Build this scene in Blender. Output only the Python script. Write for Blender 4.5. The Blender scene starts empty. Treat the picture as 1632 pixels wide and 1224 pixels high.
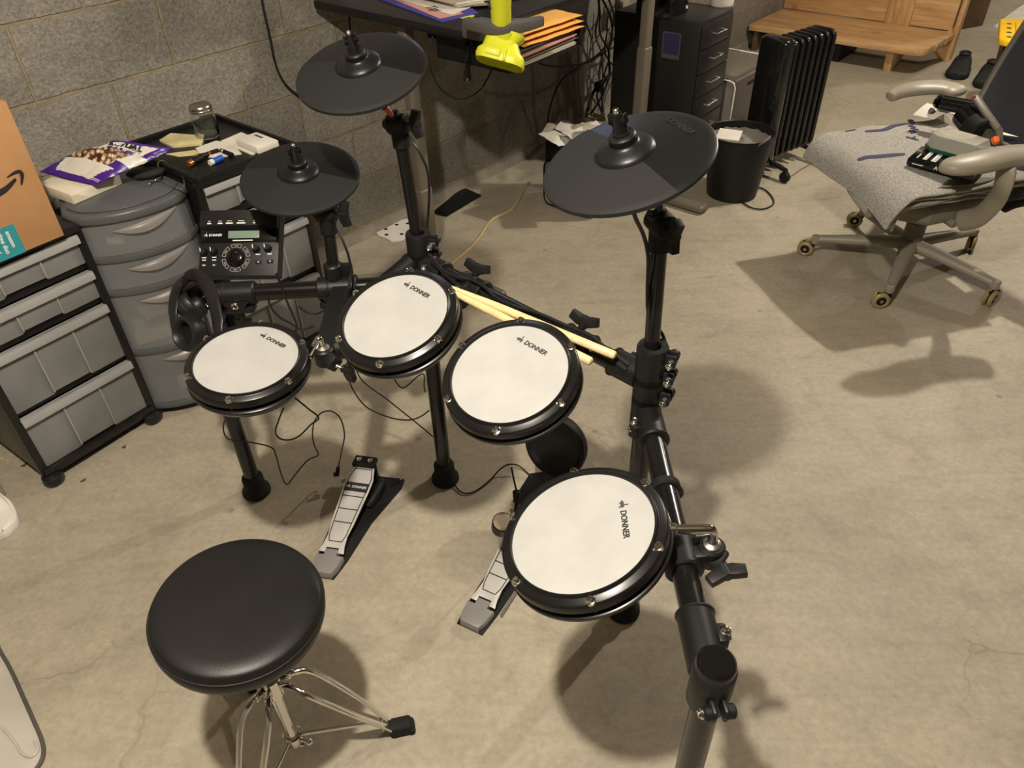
import bpy, bmesh, math, random
from mathutils import Vector, Matrix, noise
PI = math.pi
R = math.radians
random.seed(7)
scene = bpy.context.scene
COL = scene.collection

# ------------------------------------------------------------------ camera
CAM_H, CAM_F, CAM_PITCH, CAM_ROLL = 1.55, 1210.0, R(38.756), R(-1.774)
_fw = Vector((0, math.cos(CAM_PITCH), -math.sin(CAM_PITCH)))
_up0 = Vector((0, math.sin(CAM_PITCH), math.cos(CAM_PITCH)))
_rt0 = Vector((1, 0, 0))
_rt = math.cos(CAM_ROLL) * _rt0 + math.sin(CAM_ROLL) * _up0
_up = -math.sin(CAM_ROLL) * _rt0 + math.cos(CAM_ROLL) * _up0
EYE = Vector((0, 0, CAM_H))
cd = bpy.data.cameras.new('camera')
cd.sensor_fit = 'HORIZONTAL'
cd.sensor_width = 36.0
cd.lens = CAM_F / 1632.0 * 36.0
cd.clip_start = 0.02
cam = bpy.data.objects.new('camera', cd)
COL.objects.link(cam)
cam.matrix_world = Matrix(((_rt.x, _up.x, -_fw.x, 0), (_rt.y, _up.y, -_fw.y, 0), (_rt.z, _up.z, -_fw.z, CAM_H), (0, 0, 0, 1)))
scene.camera = cam

def ray(px, py):
    return _fw * CAM_F + _rt * (px - 816) - _up * (py - 612)
def at(px, py, z=0.0):                       # point of the place seen at a photo pixel, at height z
    d = ray(px, py)
    return EYE + d * ((z - CAM_H) / d.z)
def onplane(px, py, p0, n):                  # the same on any plane
    d = ray(px, py)
    return EYE + d * ((Vector(p0) - EYE).dot(n) / d.dot(n))

# wall frame: s along the block wall, n towards it
YAW = R(48.661)
WT = Vector((math.cos(YAW), math.sin(YAW), 0))
WN = Vector((-math.sin(YAW), math.cos(YAW), 0))
WALL_N = 2.429
def wp(s, n, z=0.0):
    return WT * s + WN * n + Vector((0, 0, z))
def wallpix(px, py, n=WALL_N - 0.012):
    return onplane(px, py, wp(0, n), WN)

# ------------------------------------------------------------------ mesh builder
def frame(loc, rz=0.0):
    return Matrix.Translation(Vector(loc)) @ Matrix.Rotation(rz, 4, 'Z')
def axes(o, x, y, z):
    return Matrix(((x[0], y[0], z[0], o[0]), (x[1], y[1], z[1], o[1]), (x[2], y[2], z[2], o[2]), (0, 0, 0, 1)))
def zframe(o, zdir, xhint=(1, 0, 0)):        # frame with its z axis along zdir
    z = Vector(zdir).normalized()
    x = Vector(xhint) - z * z.dot(Vector(xhint))
    if x.length < 1e-5:
        x = Vector((0, 1, 0)) - z * z.y
    x.normalize()
    return axes(o, x, z.cross(x), z)
def catmull(pts, k=6, closed=False):
    pts = [Vector(p) for p in pts]
    n = len(pts)
    if n < 3:
        return pts
    out = []
    for i in range(n if closed else n - 1):
        if closed:
            a, b, c, d = pts[i - 1], pts[i], pts[(i + 1) % n], pts[(i + 2) % n]
        else:
            a, b, c, d = pts[max(i - 1, 0)], pts[i], pts[i + 1], pts[min(i + 2, n - 1)]
        for j in range(k):
            t = j / k
            out.append(0.5 * ((2 * b) + (c - a) * t + (2 * a - 5 * b + 4 * c - d) * t * t + (3 * b - a - 3 * c + d) * t ** 3))
    if not closed:
        out.append(pts[-1])
    return out
def rrect(w, d, r, k=5):                     # rounded rectangle outline
    o = []
    for cx, cy, a0 in ((w / 2 - r, d / 2 - r, 0), (-w / 2 + r, d / 2 - r, 90), (-w / 2 + r, -d / 2 + r, 180), (w / 2 - r, -d / 2 + r, 270)):
        for i in range(k + 1):
            a = R(a0 + 90 * i / k)
            o.append((cx + r * math.cos(a), cy + r * math.sin(a)))
    return o

WORLD = {}
class MB:
    def __init__(s):
        s.bm = bmesh.new()
    def _add(s, t, M=None, mi=0):
        if M is not None:
            t.transform(M)
        if mi:
            for f in t.faces:
                f.material_index = mi
        me = bpy.data.meshes.new('tmp')
        t.to_mesh(me)
        t.free()
        s.bm.from_mesh(me)
        bpy.data.meshes.remove(me)
        return s
    def box(s, c, size, M=None, bev=0.0, seg=2, mi=0, rz=0.0):
        t = bmesh.new()
        bmesh.ops.create_cube(t, size=1.0)
        bmesh.ops.scale(t, vec=size, verts=t.verts)
        if bev > 0:
            bmesh.ops.bevel(t, geom=list(t.edges), offset=min(bev, min(size) * .49), segments=seg, profile=.5, affect='EDGES')
        m = Matrix.Translation(Vector(c)) @ Matrix.Rotation(rz, 4, 'Z')
        return s._add(t, (M @ m) if M is not None else m, mi)
    def cyl(s, p0, p1, r0, r1=None, n=20, M=None, mi=0, bev=0.0):
        p0, p1 = Vector(p0), Vector(p1)
        if r1 is None:
            r1 = r0
        L = (p1 - p0).length
        if bev > 0:
            prof = [(0, 0), (r0 - bev, 0), (r0, bev), (r1, L - bev), (r1 - bev, L), (0, L)]
        else:
            prof = [(0, 0), (r0, 0), (r1, L), (0, L)]
        m = zframe(p0, p1 - p0)
        return s.lathe(prof, n, (M @ m) if M is not None else m, mi)
    def lathe(s, prof, n=40, M=None, mi=0, a0=0.0, a1=2 * PI):
        t = bmesh.new()
        full = abs(a1 - a0 - 2 * PI) < 1e-6
        k = n if full else n + 1
        rings = []
        for (r, z) in prof:
            if r < 1e-6:
                rings.append([t.verts.new((0, 0, z))])
            else:
                rings.append([t.verts.new((r * math.cos(a0 + (a1 - a0) * i / n), r * math.sin(a0 + (a1 - a0) * i / n), z)) for i in range(k)])
        for A, B in zip(rings, rings[1:]):
            for i in range(n):
                j = (i + 1) % n if full else i + 1
                q = [A[0] if len(A) == 1 else A[i], A[0] if len(A) == 1 else A[j], B[0] if len(B) == 1 else B[j], B[0] if len(B) == 1 else B[i]]
                u = []
                for v in q:
                    if v not in u:
                        u.append(v)
                if len(u) > 2:
                    try:
                        t.faces.new(u)
                    except ValueError:
                        pass
        bmesh.ops.recalc_face_normals(t, faces=t.faces)
        return s._add(t, M, mi)
    def tube(s, pts, r, n=10, M=None, mi=0, k=5, closed=False, smooth=True, flat=None):
        P = catmull(pts, k, closed) if smooth else [Vector(p) for p in pts]
        rs = r if callable(r) else (lambda u: r)
        t = bmesh.new()
        m = len(P)
        T = []
        for i in range(m):
            if closed:
                d = P[(i + 1) % m] - P[i - 1]
            else:
                d = P[min(i + 1, m - 1)] - P[max(i - 1, 0)]
            T.append(d.normalized() if d.length > 1e-9 else Vector((0, 0, 1)))
        nrm = T[0].orthogonal().normalized()
        if flat is not None:
            f = Vector(flat)
            nrm = (f - T[0] * T[0].dot(f)).normalized()
        rings = []
        for i in range(m):
            if flat is not None:
                f = Vector(flat)
                q = f - T[i] * T[i].dot(f)
                nrm = q.normalized() if q.length > 1e-6 else nrm
            else:
                nrm = (nrm - T[i] * T[i].dot(nrm))
                nrm = nrm.normalized() if nrm.length > 1e-6 else T[i].orthogonal().normalized()
            b = T[i].cross(nrm)
            rr = rs(i / max(1, m - 1))
            ra, rb = rr if isinstance(rr, tuple) else (rr, rr)
            rings.append([t.verts.new(P[i] + nrm * math.cos(2 * PI * j / n) * ra + b * math.sin(2 * PI * j / n) * rb) for j in range(n)])
        for i in range(m if closed else m - 1):
            A, B = rings[i], rings[(i + 1) % m]
            for j in range(n):
                t.faces.new((A[j], A[(j + 1) % n], B[(j + 1) % n], B[j]))
        if not closed:
            t.faces.new(rings[0][::-1])
            t.faces.new(rings[-1])
        bmesh.ops.recalc_face_normals(t, faces=t.faces)
        return s._add(t, M, mi)
    def prism(s, poly, z0, z1, M=None, mi=0, bev=0.0, seg=2):
        t = bmesh.new()
        a = [t.verts.new((x, y, z0)) for x, y in poly]
        b = [t.verts.new((x, y, z1)) for x, y in poly]
        t.faces.new(a[::-1])
        t.faces.new(b)
        k = len(poly)
        for i in range(k):
            t.faces.new((a[i], a[(i + 1) % k], b[(i + 1) % k], b[i]))
        bmesh.ops.recalc_face_normals(t, faces=t.faces)
        if bev > 0:
            ed = [e for e in t.edges if abs(e.verts[0].co.z - e.verts[1].co.z) < 1e-7]
            bmesh.ops.bevel(t, geom=ed, offset=bev, segments=seg, profile=.5, affect='EDGES')
        return s._add(t, M, mi)
    def grid(s, f, nu, nv, M=None, mi=0, thick=0.0, cu=False, cv=False, fmi=None):
        t = bmesh.new()
        V = [[t.verts.new(f(i / (nu if cu else nu - 1 or 1), j / (nv if cv else nv - 1 or 1))) for j in range(nv)] for i in range(nu)]
        for i in range(nu if cu else nu - 1):
            for j in range(nv if cv else nv - 1):
                fc = t.faces.new((V[i][j], V[(i + 1) % nu][j], V[(i + 1) % nu][(j + 1) % nv], V[i][(j + 1) % nv]))
                if fmi:
                    fc.material_index = fmi((i + .5) / nu, (j + .5) / nv)
        bmesh.ops.recalc_face_normals(t, faces=t.faces)
        if thick:
            bmesh.ops.solidify(t, geom=list(t.faces), thickness=thick)
        return s._add(t, M, mi)
    def ball(s, c, r, M=None, mi=0, sc=(1, 1, 1), u=20, v=12):
        t = bmesh.new()
        bmesh.ops.create_uvsphere(t, u_segments=u, v_segments=v, radius=r)
        m = Matrix.Translation(Vector(c)) @ Matrix.Diagonal((sc[0], sc[1], sc[2], 1))
        return s._add(t, (M @ m) if M is not None else m, mi)
    def text(s, body, size, M, depth=0.0006, mi=0, align='CENTER', shear=0.0, weight=0.0, sx=1.0):
        cu = bpy.data.curves.new('lettering', 'FONT')
        cu.body = body
        cu.size = size
        cu.align_x = align
        cu.align_y = 'CENTER'
        cu.extrude = depth
        cu.shear = shear
        cu.offset = weight
        cu.resolution_u = 3
        ob = bpy.data.objects.new('lettering', cu)
        COL.objects.link(ob)
        dg = bpy.context.evaluated_depsgraph_get()
        me = bpy.data.meshes.new_from_object(ob.evaluated_get(dg))
        t = bmesh.new()
        t.from_mesh(me)
        bpy.data.objects.remove(ob)
        bpy.data.curves.remove(cu)
        bpy.data.meshes.remove(me)
        return s._add(t, M @ Matrix.Diagonal((sx, 1, 1, 1)), mi)
    def build(s, name, mat, parent=None, world=False, sharp=38):
        if world and parent is not None:
            s.bm.transform(WORLD[parent.name].inverted())
        me = bpy.data.meshes.new(name)
        s.bm.normal_update()
        s.bm.to_mesh(me)
        s.bm.free()
        for p in me.polygons:
            p.use_smooth = True
        me.set_sharp_from_angle(angle=R(sharp))
        for m in (mat if isinstance(mat, (list, tuple)) else [mat]):
            me.materials.append(m)
        o = bpy.data.objects.new(name, me)
        COL.objects.link(o)
        if parent is not None:
            o.parent = parent
            WORLD[o.name] = WORLD[parent.name]
        else:
            WORLD[o.name] = Matrix.Identity(4)
        return o

def tag(o, label, cat, group=None, kind=None):
    o['label'] = label
    o['category'] = cat
    if group:
        o['group'] = group
    o['kind'] = kind or 'thing'
    return o
def thing(name, label, cat, M, group=None):
    o = bpy.data.objects.new(name, None)
    o.empty_display_size = .05
    COL.objects.link(o)
    o.matrix_world = M
    WORLD[o.name] = M.copy()
    return tag(o, label, cat, group)
def one(name, mb, mat, label, cat, group=None, sharp=38):      # a thing that is one mesh
    return tag(mb.build(name, mat, None, sharp=sharp), label, cat, group)
def struct(name, mb, mat):
    o = mb.build(name, mat)
    o['kind'] = 'structure'
    return o
def kids(o):
    return [c for c in bpy.data.objects if c.parent == o]
def dup(root, M, label, group=None):                           # a thing with its parts and sub-parts
    r = root.copy()
    COL.objects.link(r)
    r.matrix_world = M
    r['label'] = label
    if group:
        r['group'] = group
    WORLD[r.name] = M.copy()
    for ch in kids(root):
        c = ch.copy()
        COL.objects.link(c)
        c.parent = r
        WORLD[c.name] = M.copy()
        for g in kids(ch):
            d = g.copy()
            COL.objects.link(d)
            d.parent = c
            WORLD[d.name] = M.copy()
    return r

# ------------------------------------------------------------------ materials
def srgb(r, g, b):
    f = lambda c: (c / 255 / 12.92) if c / 255 <= .04045 else ((c / 255 + .055) / 1.055) ** 2.4
    return (f(r), f(g), f(b), 1)
def mat(name, col, rough=.5, metal=0.0, bump=0.0, bscale=200.0, spec=.5, coat=0.0, var=0.0, vscale=8.0, alpha=1.0, trans=0.0, ior=1.45, sheen=0.0):
    m = bpy.data.materials.new(name)
    m.use_nodes = True
    nt = m.node_tree
    b = nt.nodes['Principled BSDF']
    if len(col) == 3:
        col = (*col, 1)
    b.inputs['Base Color'].default_value = col
    b.inputs['Roughness'].default_value = rough
    b.inputs['Metallic'].default_value = metal
    b.inputs['Specular IOR Level'].default_value = spec
    b.inputs['Coat Weight'].default_value = coat
    b.inputs['Alpha'].default_value = alpha
    b.inputs['Transmission Weight'].default_value = trans
    b.inputs['IOR'].default_value = ior
    b.inputs['Sheen Weight'].default_value = sheen
    tc = nt.nodes.new('ShaderNodeTexCoord')
    # every surface gets a little procedural variation of its own colour and gloss
    nz = nt.nodes.new('ShaderNodeTexNoise')
    nz.inputs['Scale'].default_value = vscale
    nz.inputs['Detail'].default_value = 4
    nt.links.new(tc.outputs['Object'], nz.inputs['Vector'])
    v = max(var, .06)
    mp = nt.nodes.new('ShaderNodeMapRange')
    mp.inputs['From Min'].default_value = .3
    mp.inputs['From Max'].default_value = .7
    mp.inputs['To Min'].default_value = 1 - v
    mp.inputs['To Max'].default_value = 1 + v
    nt.links.new(nz.outputs['Fac'], mp.inputs['Value'])
    mx = nt.nodes.new('ShaderNodeVectorMath')
    mx.operation = 'SCALE'
    mx.inputs[0].default_value = col[:3]
    nt.links.new(mp.outputs['Result'], mx.inputs['Scale'])
    nt.links.new(mx.outputs['Vector'], b.inputs['Base Color'])
    if bump > 0:
        n2 = nt.nodes.new('ShaderNodeTexNoise')
        n2.inputs['Scale'].default_value = bscale
        n2.inputs['Detail'].default_value = 3
        nt.links.new(tc.outputs['Object'], n2.inputs['Vector'])
        bp = nt.nodes.new('ShaderNodeBump')
        bp.inputs['Strength'].default_value = bump
        bp.inputs['Distance'].default_value = .002
        nt.links.new(n2.outputs['Fac'], bp.inputs['Height'])
        nt.links.new(bp.outputs['Normal'], b.inputs['Normal'])
    return m
class NT:                                                       # small node helper
    def __init__(s, m):
        s.t = m.node_tree
        s.b = s.t.nodes['Principled BSDF']
    def n(s, typ, **kw):
        x = s.t.nodes.new('ShaderNode' + typ)
        for k, v in kw.items():
            if k in x.inputs:
                x.inputs[k].default_value = v
            else:
                setattr(x, k, v)
        return x
    def l(s, a, b):
        s.t.links.new(a, b)
    def noise(s, vec, scale, detail=4, rough=.55, dist=0.0):
        x = s.n('TexNoise', Scale=scale, Detail=detail, Roughness=rough, Distortion=dist)
        s.l(vec, x.inputs['Vector'])
        return x.outputs['Fac']
    def ramp(s, fac, stops):
        x = s.t.nodes.new('ShaderNodeValToRGB')
        e = x.color_ramp.elements
        while len(e) < len(stops):
            e.new(.5)
        for q, (p, c) in zip(e, stops):
            q.position = p
            q.color = c if len(c) == 4 else (*c, 1)
        s.l(fac, x.inputs['Fac'])
        return x.outputs['Color']
    def mix(s, fac, a, b, mode='MIX'):
        x = s.t.nodes.new('ShaderNodeMix')
        x.data_type = 'RGBA'
        x.blend_type = mode
        for inp, v in ((x.inputs[0], fac), (x.inputs[6], a), (x.inputs[7], b)):
            if isinstance(v, (float, int)):
                inp.default_value = v
            elif isinstance(v, tuple):
                inp.default_value = v if len(v) == 4 else (*v, 1)
            else:
                s.l(v, inp)
        return x.outputs[2]
def blank(name, rough=.6):
    m = bpy.data.materials.new(name)
    m.use_nodes = True
    h = NT(m)
    h.b.inputs['Roughness'].default_value = rough
    return m, h

def make_concrete():
    m, h = blank('bare_concrete', .55)
    o = h.n('TexCoord').outputs['Object']
    base = h.ramp(h.noise(o, 1.3, 6, .6, .4), [(.3, srgb(154, 145, 126)), (.5, srgb(167, 157, 137)), (.72, srgb(181, 171, 149))])
    mott = h.ramp(h.noise(o, 9, 8, .68, .8), [(.28, (.84, .835, .83)), (.5, (1, 1, 1)), (.75, (1.08, 1.075, 1.065))])
    c = h.mix(1.0, base, mott, 'MULTIPLY')
    fine = h.ramp(h.noise(o, 60, 6, .7), [(.3, (.86, .86, .86)), (.7, (1.12, 1.12, 1.12))])
    c = h.mix(1.0, c, fine, 'MULTIPLY')
    # trowel sweeps: long stretched streaks
    mp = h.n('Mapping', Scale=(1.2, 7, 1), Rotation=(0, 0, .5))
    h.l(o, mp.inputs['Vector'])
    st = h.ramp(h.noise(mp.outputs['Vector'], 2.2, 7, .65, 1.2), [(.36, (.84, .83, .82)), (.52, (1, 1, 1)), (.66, (1.08, 1.07, 1.05))])
    c = h.mix(.45, c, st, 'MULTIPLY')
    # small dark pits and pale specks
    v1 = h.n('TexVoronoi', Scale=5.5)
    h.l(o, v1.inputs['Vector'])
    pit = h.ramp(v1.outputs['Distance'], [(.035, (.55, .53, .5)), (.06, (1, 1, 1))])
    c = h.mix(.7, c, pit, 'MULTIPLY')
    v2 = h.n('TexVoronoi', Scale=2.3)
    mp2 = h.n('Mapping', Location=(3.1, 1.7, 0))
    h.l(o, mp2.inputs['Vector'])
    h.l(mp2.outputs['Vector'], v2.inputs['Vector'])
    blot = h.ramp(v2.outputs['Distance'], [(.06, (.74, .73, .7)), (.15, (1, 1, 1))])
    c = h.mix(.55, c, blot, 'MULTIPLY')
    # hairline cracks where the slab has crazed, and pale scuffs
    dn = h.n('TexNoise', Scale=2.2, Detail=5.0)
    h.l(o, dn.inputs['Vector'])
    ds = h.n('VectorMath', operation='SCALE')
    h.l(dn.outputs['Color'], ds.inputs[0])
    ds.inputs['Scale'].default_value = .55
    da = h.n('VectorMath', operation='ADD')
    h.l(o, da.inputs[0])
    h.l(ds.outputs[0], da.inputs[1])
    ve = h.n('TexVoronoi', Scale=1.5, feature='DISTANCE_TO_EDGE')
    h.l(da.outputs[0], ve.inputs['Vector'])
    line = h.ramp(ve.outputs['Distance'], [(.0, (1, 1, 1)), (.007, (0, 0, 0))])
    mask = h.ramp(h.noise(o, .9, 3), [(.50, (0, 0, 0)), (.60, (.5, .5, .5))])
    lm = h.mix(1.0, line, mask, 'MULTIPLY')
    c = h.mix(lm, c, srgb(112, 100, 80))
    sc = h.ramp(h.noise(o, 17, 8, .8, 2.0), [(.62, (0, 0, 0)), (.74, (.42, .42, .42))])
    c = h.mix(sc, c, srgb(206, 196, 174))
    h.l(c, h.b.inputs['Base Color'])
    rg = h.n('MapRange')
    rg.inputs['To Min'].default_value = .42
    rg.inputs['To Max'].default_value = .72
    h.l(h.noise(o, 3.5, 5), rg.inputs['Value'])
    h.l(rg.outputs['Result'], h.b.inputs['Roughness'])
    bp = h.n('Bump', Strength=.25, Distance=.004)
    h.l(h.noise(o, 45, 8, .7), bp.inputs['Height'])
    h.l(bp.outputs['Normal'], h.b.inputs['Normal'])
    return m
def make_blocks():
    m, h = blank('concrete_block_wall', .8)
    o = h.n('TexCoord').outputs['Object']
    sp = h.n('SeparateXYZ')
    h.l(o, sp.inputs[0])
    cb = h.n('CombineXYZ')
    h.l(sp.outputs['X'], cb.inputs['X'])
    h.l(sp.outputs['Z'], cb.inputs['Y'])
    mp = h.n('Mapping', Location=(-.776 + .2143 + .4286 * 8, -.0586 + .2009 * 4, 0))
    h.l(cb.outputs[0], mp.inputs['Vector'])
    # wobble the joints a little
    wob = h.n('TexNoise', Scale=14.0, Detail=3.0)
    h.l(o, wob.inputs['Vector'])
    sub = h.n('VectorMath', operation='SUBTRACT')
    h.l(wob.outputs['Color'], sub.inputs[0])
    sub.inputs[1].default_value = (.5, .5, .5)
    sc = h.n('VectorMath', operation='SCALE')
    h.l(sub.outputs[0], sc.inputs[0])
    sc.inputs['Scale'].default_value = .008
    ad = h.n('VectorMath', operation='ADD')
    h.l(mp.outputs[0], ad.inputs[0])
    h.l(sc.outputs[0], ad.inputs[1])
    br = h.n('TexBrick')
    br.offset = .5
    br.offset_frequency = 2
    br.squash = 1.0
    br.inputs['Color1'].default_value = (.86, .86, .86, 1)
    br.inputs['Color2'].default_value = (1.1, 1.1, 1.1, 1)
    br.inputs['Mortar'].default_value = (0, 0, 0, 1)
    br.inputs['Scale'].default_value = 1.0
    br.inputs['Mortar Size'].default_value = .0052
    br.inputs['Mortar Smooth'].default_value = .35
    br.inputs['Bias'].default_value = 0.0
    br.inputs['Brick Width'].default_value = .4286
    br.inputs['Row Height'].default_value = .2009
    h.l(ad.outputs[0], br.inputs['Vector'])
    blk = h.ramp(h.noise(o, 4, 6, .6), [(.3, srgb(122, 116, 106)), (.55, srgb(144, 138, 127)), (.75, srgb(160, 153, 140))])
    blk = h.mix(1.0, blk, h.ramp(h.noise(o, 95, 6, .8), [(.32, (.55, .55, .55)), (.5, (1, 1, 1)), (.62, (1.3, 1.29, 1.26)), (.7, (1.7, 1.68, 1.6))]), 'MULTIPLY')
    v = h.n('TexVoronoi', Scale=26.0)
    h.l(o, v.inputs['Vector'])
    blk = h.mix(.5, blk, h.ramp(v.outputs['Distance'], [(.05, (.4, .38, .36)), (.12, (1, 1, 1))]), 'MULTIPLY')
    blk = h.mix(1.0, blk, br.outputs['Color'], 'MULTIPLY')
    mor = h.ramp(h.noise(o, 20, 5, .6), [(.3, srgb(138, 124, 98)), (.7, srgb(168, 153, 122))])
    c = h.mix(br.outputs['Fac'], blk, mor)
    h.l(c, h.b.inputs['Base Color'])
    inv = h.n('Math', operation='MULTIPLY_ADD')
    h.l(br.outputs['Fac'], inv.inputs[0])
    inv.inputs[1].default_value = -.7
    h.l(h.noise(o, 110, 6, .7), inv.inputs[2])
    bp = h.n('Bump', Strength=.95, Distance=.008)
    h.l(inv.outputs[0], bp.inputs['Height'])
    h.l(bp.outputs['Normal'], h.b.inputs['Normal'])
    return m
def make_wood(name, c0, c1, c2, scale=1.0, ax=(1, 14, 14), rough=.5):
    m, h = blank(name, rough)
    o = h.n('TexCoord').outputs['Object']
    mp = h.n('Mapping', Scale=ax)
    h.l(o, mp.inputs['Vector'])
    f = h.noise(mp.outputs[0], 1.6 * scale, 8, .6, 1.4)
    c = h.ramp(f, [(.3, c0), (.5, c1), (.7, c2)])
    mp2 = h.n('Mapping', Scale=(ax[0] * 2, ax[1] * 6, ax[2] * 6))
    h.l(o, mp2.inputs['Vector'])
    c = h.mix(.5, c, h.ramp(h.noise(mp2.outputs[0], 3 * scale, 4), [(.35, (.78, .76, .72)), (.6, (1.08, 1.08, 1.08))]), 'MULTIPLY')
    v = h.n('TexVoronoi', Scale=2.6)
    h.l(o, v.inputs['Vector'])
    c = h.mix(.6, c, h.ramp(v.outputs['Distance'], [(.04, (.4, .28, .2)), (.1, (1, 1, 1))]), 'MULTIPLY')
    h.l(c, h.b.inputs['Base Color'])
    return m
def make_mesh_head():
    m, h = blank('white_mesh_head', .38)
    o = h.n('TexCoord').outputs['Object']
    mp = h.n('Mapping', Rotation=(0, 0, .5))
    h.l(o, mp.inputs['Vector'])
    w1 = h.n('TexWave', Scale=330.0, wave_type='BANDS', bands_direction='X')
    w2 = h.n('TexWave', Scale=330.0, wave_type='BANDS', bands_direction='Y')
    h.l(mp.outputs[0], w1.inputs['Vector'])
    h.l(mp.outputs[0], w2.inputs['Vector'])
    ad = h.n('Math', operation='ADD')
    h.l(w1.outputs['Fac'], ad.inputs[0])
    h.l(w2.outputs['Fac'], ad.inputs[1])
    c = h.ramp(h.noise(o, 14, 4), [(.35, srgb(172, 171, 167)), (.65, srgb(180, 179, 175))])
    h.l(c, h.b.inputs['Base Color'])
    bp = h.n('Bump', Strength=.22, Distance=.0008)
    h.l(ad.outputs[0], bp.inputs['Height'])
    h.l(bp.outputs['Normal'], h.b.inputs['Normal'])
    return m
def make_heather(name, a, b):
    m, h = blank(name, .95)
    o = h.n('TexCoord').outputs['Object']
    c = h.ramp(h.noise(o, 230, 4, .8), [(.32, a), (.60, b)])
    h.l(c, h.b.inputs['Base Color'])
    bp = h.n('Bump', Strength=.5, Distance=.003)
    h.l(h.noise(o, 260, 3), bp.inputs['Height'])
    h.l(bp.outputs['Normal'], h.b.inputs['Normal'])
    return m
def make_popcorn():
    m, h = blank('printed_popcorn', .4)
    o = h.n('TexCoord').outputs['Object']
    v = h.n('TexVoronoi', Scale=85.0)
    h.l(o, v.inputs['Vector'])
    c = h.ramp(v.outputs['Distance'], [(.1, srgb(236, 222, 190)), (.42, srgb(214, 190, 150)), (.62, srgb(92, 58, 34))])
    c = h.mix(.7, c, h.ramp(h.noise(o, 60, 3), [(.42, srgb(96, 60, 40)), (.56, (1, 1, 1, 1))]), 'MULTIPLY')
    h.l(c, h.b.inputs['Base Color'])
    return m

M = {}
M['concrete'] = make_concrete()
M['blocks'] = make_blocks()
M['paint_grey'] = mat('grey_painted_wall', srgb(150, 144, 132), .8, bump=.1)
M['ceiling'] = mat('unpainted_ceiling_board', srgb(112, 102, 88), .9, bump=.2, bscale=40)
M['tube'] = mat('black_gloss_steel_tube', (.0075, .0072, .007), .2, spec=.55)
M['black'] = mat('black_moulded_plastic', (.0085, .0083, .008), .45, spec=.4, bump=.05, bscale=500)
M['black_soft'] = mat('black_soft_plastic', (.006, .0059, .0058), .55, spec=.35)
M['rubber'] = mat('black_rubber', (.008, .0079, .0078), .75, spec=.35)
M['hoop'] = mat('black_satin_hoop', (.0075, .0071, .0068), .3, spec=.45)
M['cymbal'] = mat('dark_cymbal_plastic', (.0078, .0077, .0078), .36, spec=.35, bump=.06, bscale=700)
M['strike'] = mat('grey_rubber_strike_pad', (.0165, .0163, .0158), .7, spec=.25, bump=.1, bscale=600)
M['chrome'] = mat('chrome', (.72, .7, .67), .13, 1.0)
M['steel'] = mat('brushed_steel', (.55, .53, .5), .32, 1.0)
M['head'] = make_mesh_head()
M['ink'] = mat('black_print', (.02, .019, .02), .5)
M['white_ink'] = mat('white_print', (.72, .7, .66), .5)
M['leather'] = mat('black_leatherette', (.0105, .0097, .0094), .42, bump=.1, bscale=420, spec=.4)
M['silver'] = mat('silver_painted_alloy', srgb(206, 202, 196), .34, .25, var=.1)
M['heel'] = mat('grey_heel_plate', srgb(138, 135, 131), .4, .15)
M['felt'] = mat('beige_felt', srgb(226, 214, 188), .95, bump=.3, bscale=300)
M['stick'] = make_wood('hickory', srgb(226, 190, 132), srgb(236, 206, 152), srgb(242, 218, 172), 1.0, (3, 60, 60), .35)
M['lcd'] = mat('unlit_green_lcd', srgb(120, 140, 122), .25)
M['glossblack'] = mat('gloss_black_panel', (.0055, .0055, .0055), .08)
M['red'] = mat('red_plastic', srgb(170, 60, 44), .5)
M['cable'] = mat('black_cable', (.008, .0078, .0076), .5)
M['beige_cord'] = mat('beige_cord', srgb(186, 166, 128), .55)
M['grey_cord'] = mat('grey_cord', srgb(120, 112, 100), .55)
# ================================================================== the setting
mb = MB()
mb.box((3.5, 4.0, -.05), (24, 24, .1))
struct('floor', mb, M['concrete'])
def wall_slab(name, s0, s1, n0, n1, m, h=2.5):
    mb = MB()
    mb.box(((s0 + s1) / 2, (n0 + n1) / 2, h / 2), (s1 - s0, n1 - n0, h))
    o = struct(name, mb, m)
    o.rotation_euler = (0, 0, YAW)
    return o
wall_slab('wall_left', -3.2, 11.0, WALL_N, WALL_N + .2, M['blocks'])
wall_slab('wall_back', 11.0, 11.2, -5.0, WALL_N + .2, M['paint_grey'])
wall_slab('wall_right', -3.2, 11.2, -5.2, -5.0, M['paint_grey'])
wall_slab('wall_rear', -3.4, -3.2, -5.2, WALL_N + .2, M['paint_grey'])
mb = MB()
mb.box((3.9, -1.3, 2.55), (14.8, 8.1, .1))
o = struct('ceiling', mb, M['ceiling'])
o.rotation_euler = (0, 0, YAW)
# rough concrete footing showing at the bottom of the block wall
mb = MB()
def foot_f(u, v):
    s = -3.2 + 14.2 * u
    a = v * PI / 2
    d = .016 * (1 - math.sin(a)) + .004 * noise.noise((s * 6, v * 3, 0))
    return wp(s, WALL_N - .001 - max(d, 0.0), (.05) * math.sin(a) + .006 * noise.noise((s * 4, 5, v)) * v)
mb.grid(foot_f, 220, 5)
o = struct('trim_1', mb, mat('rough_footing_mortar', srgb(136, 127, 112), .9, bump=.6, bscale=60, var=.2, vscale=14))

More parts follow.
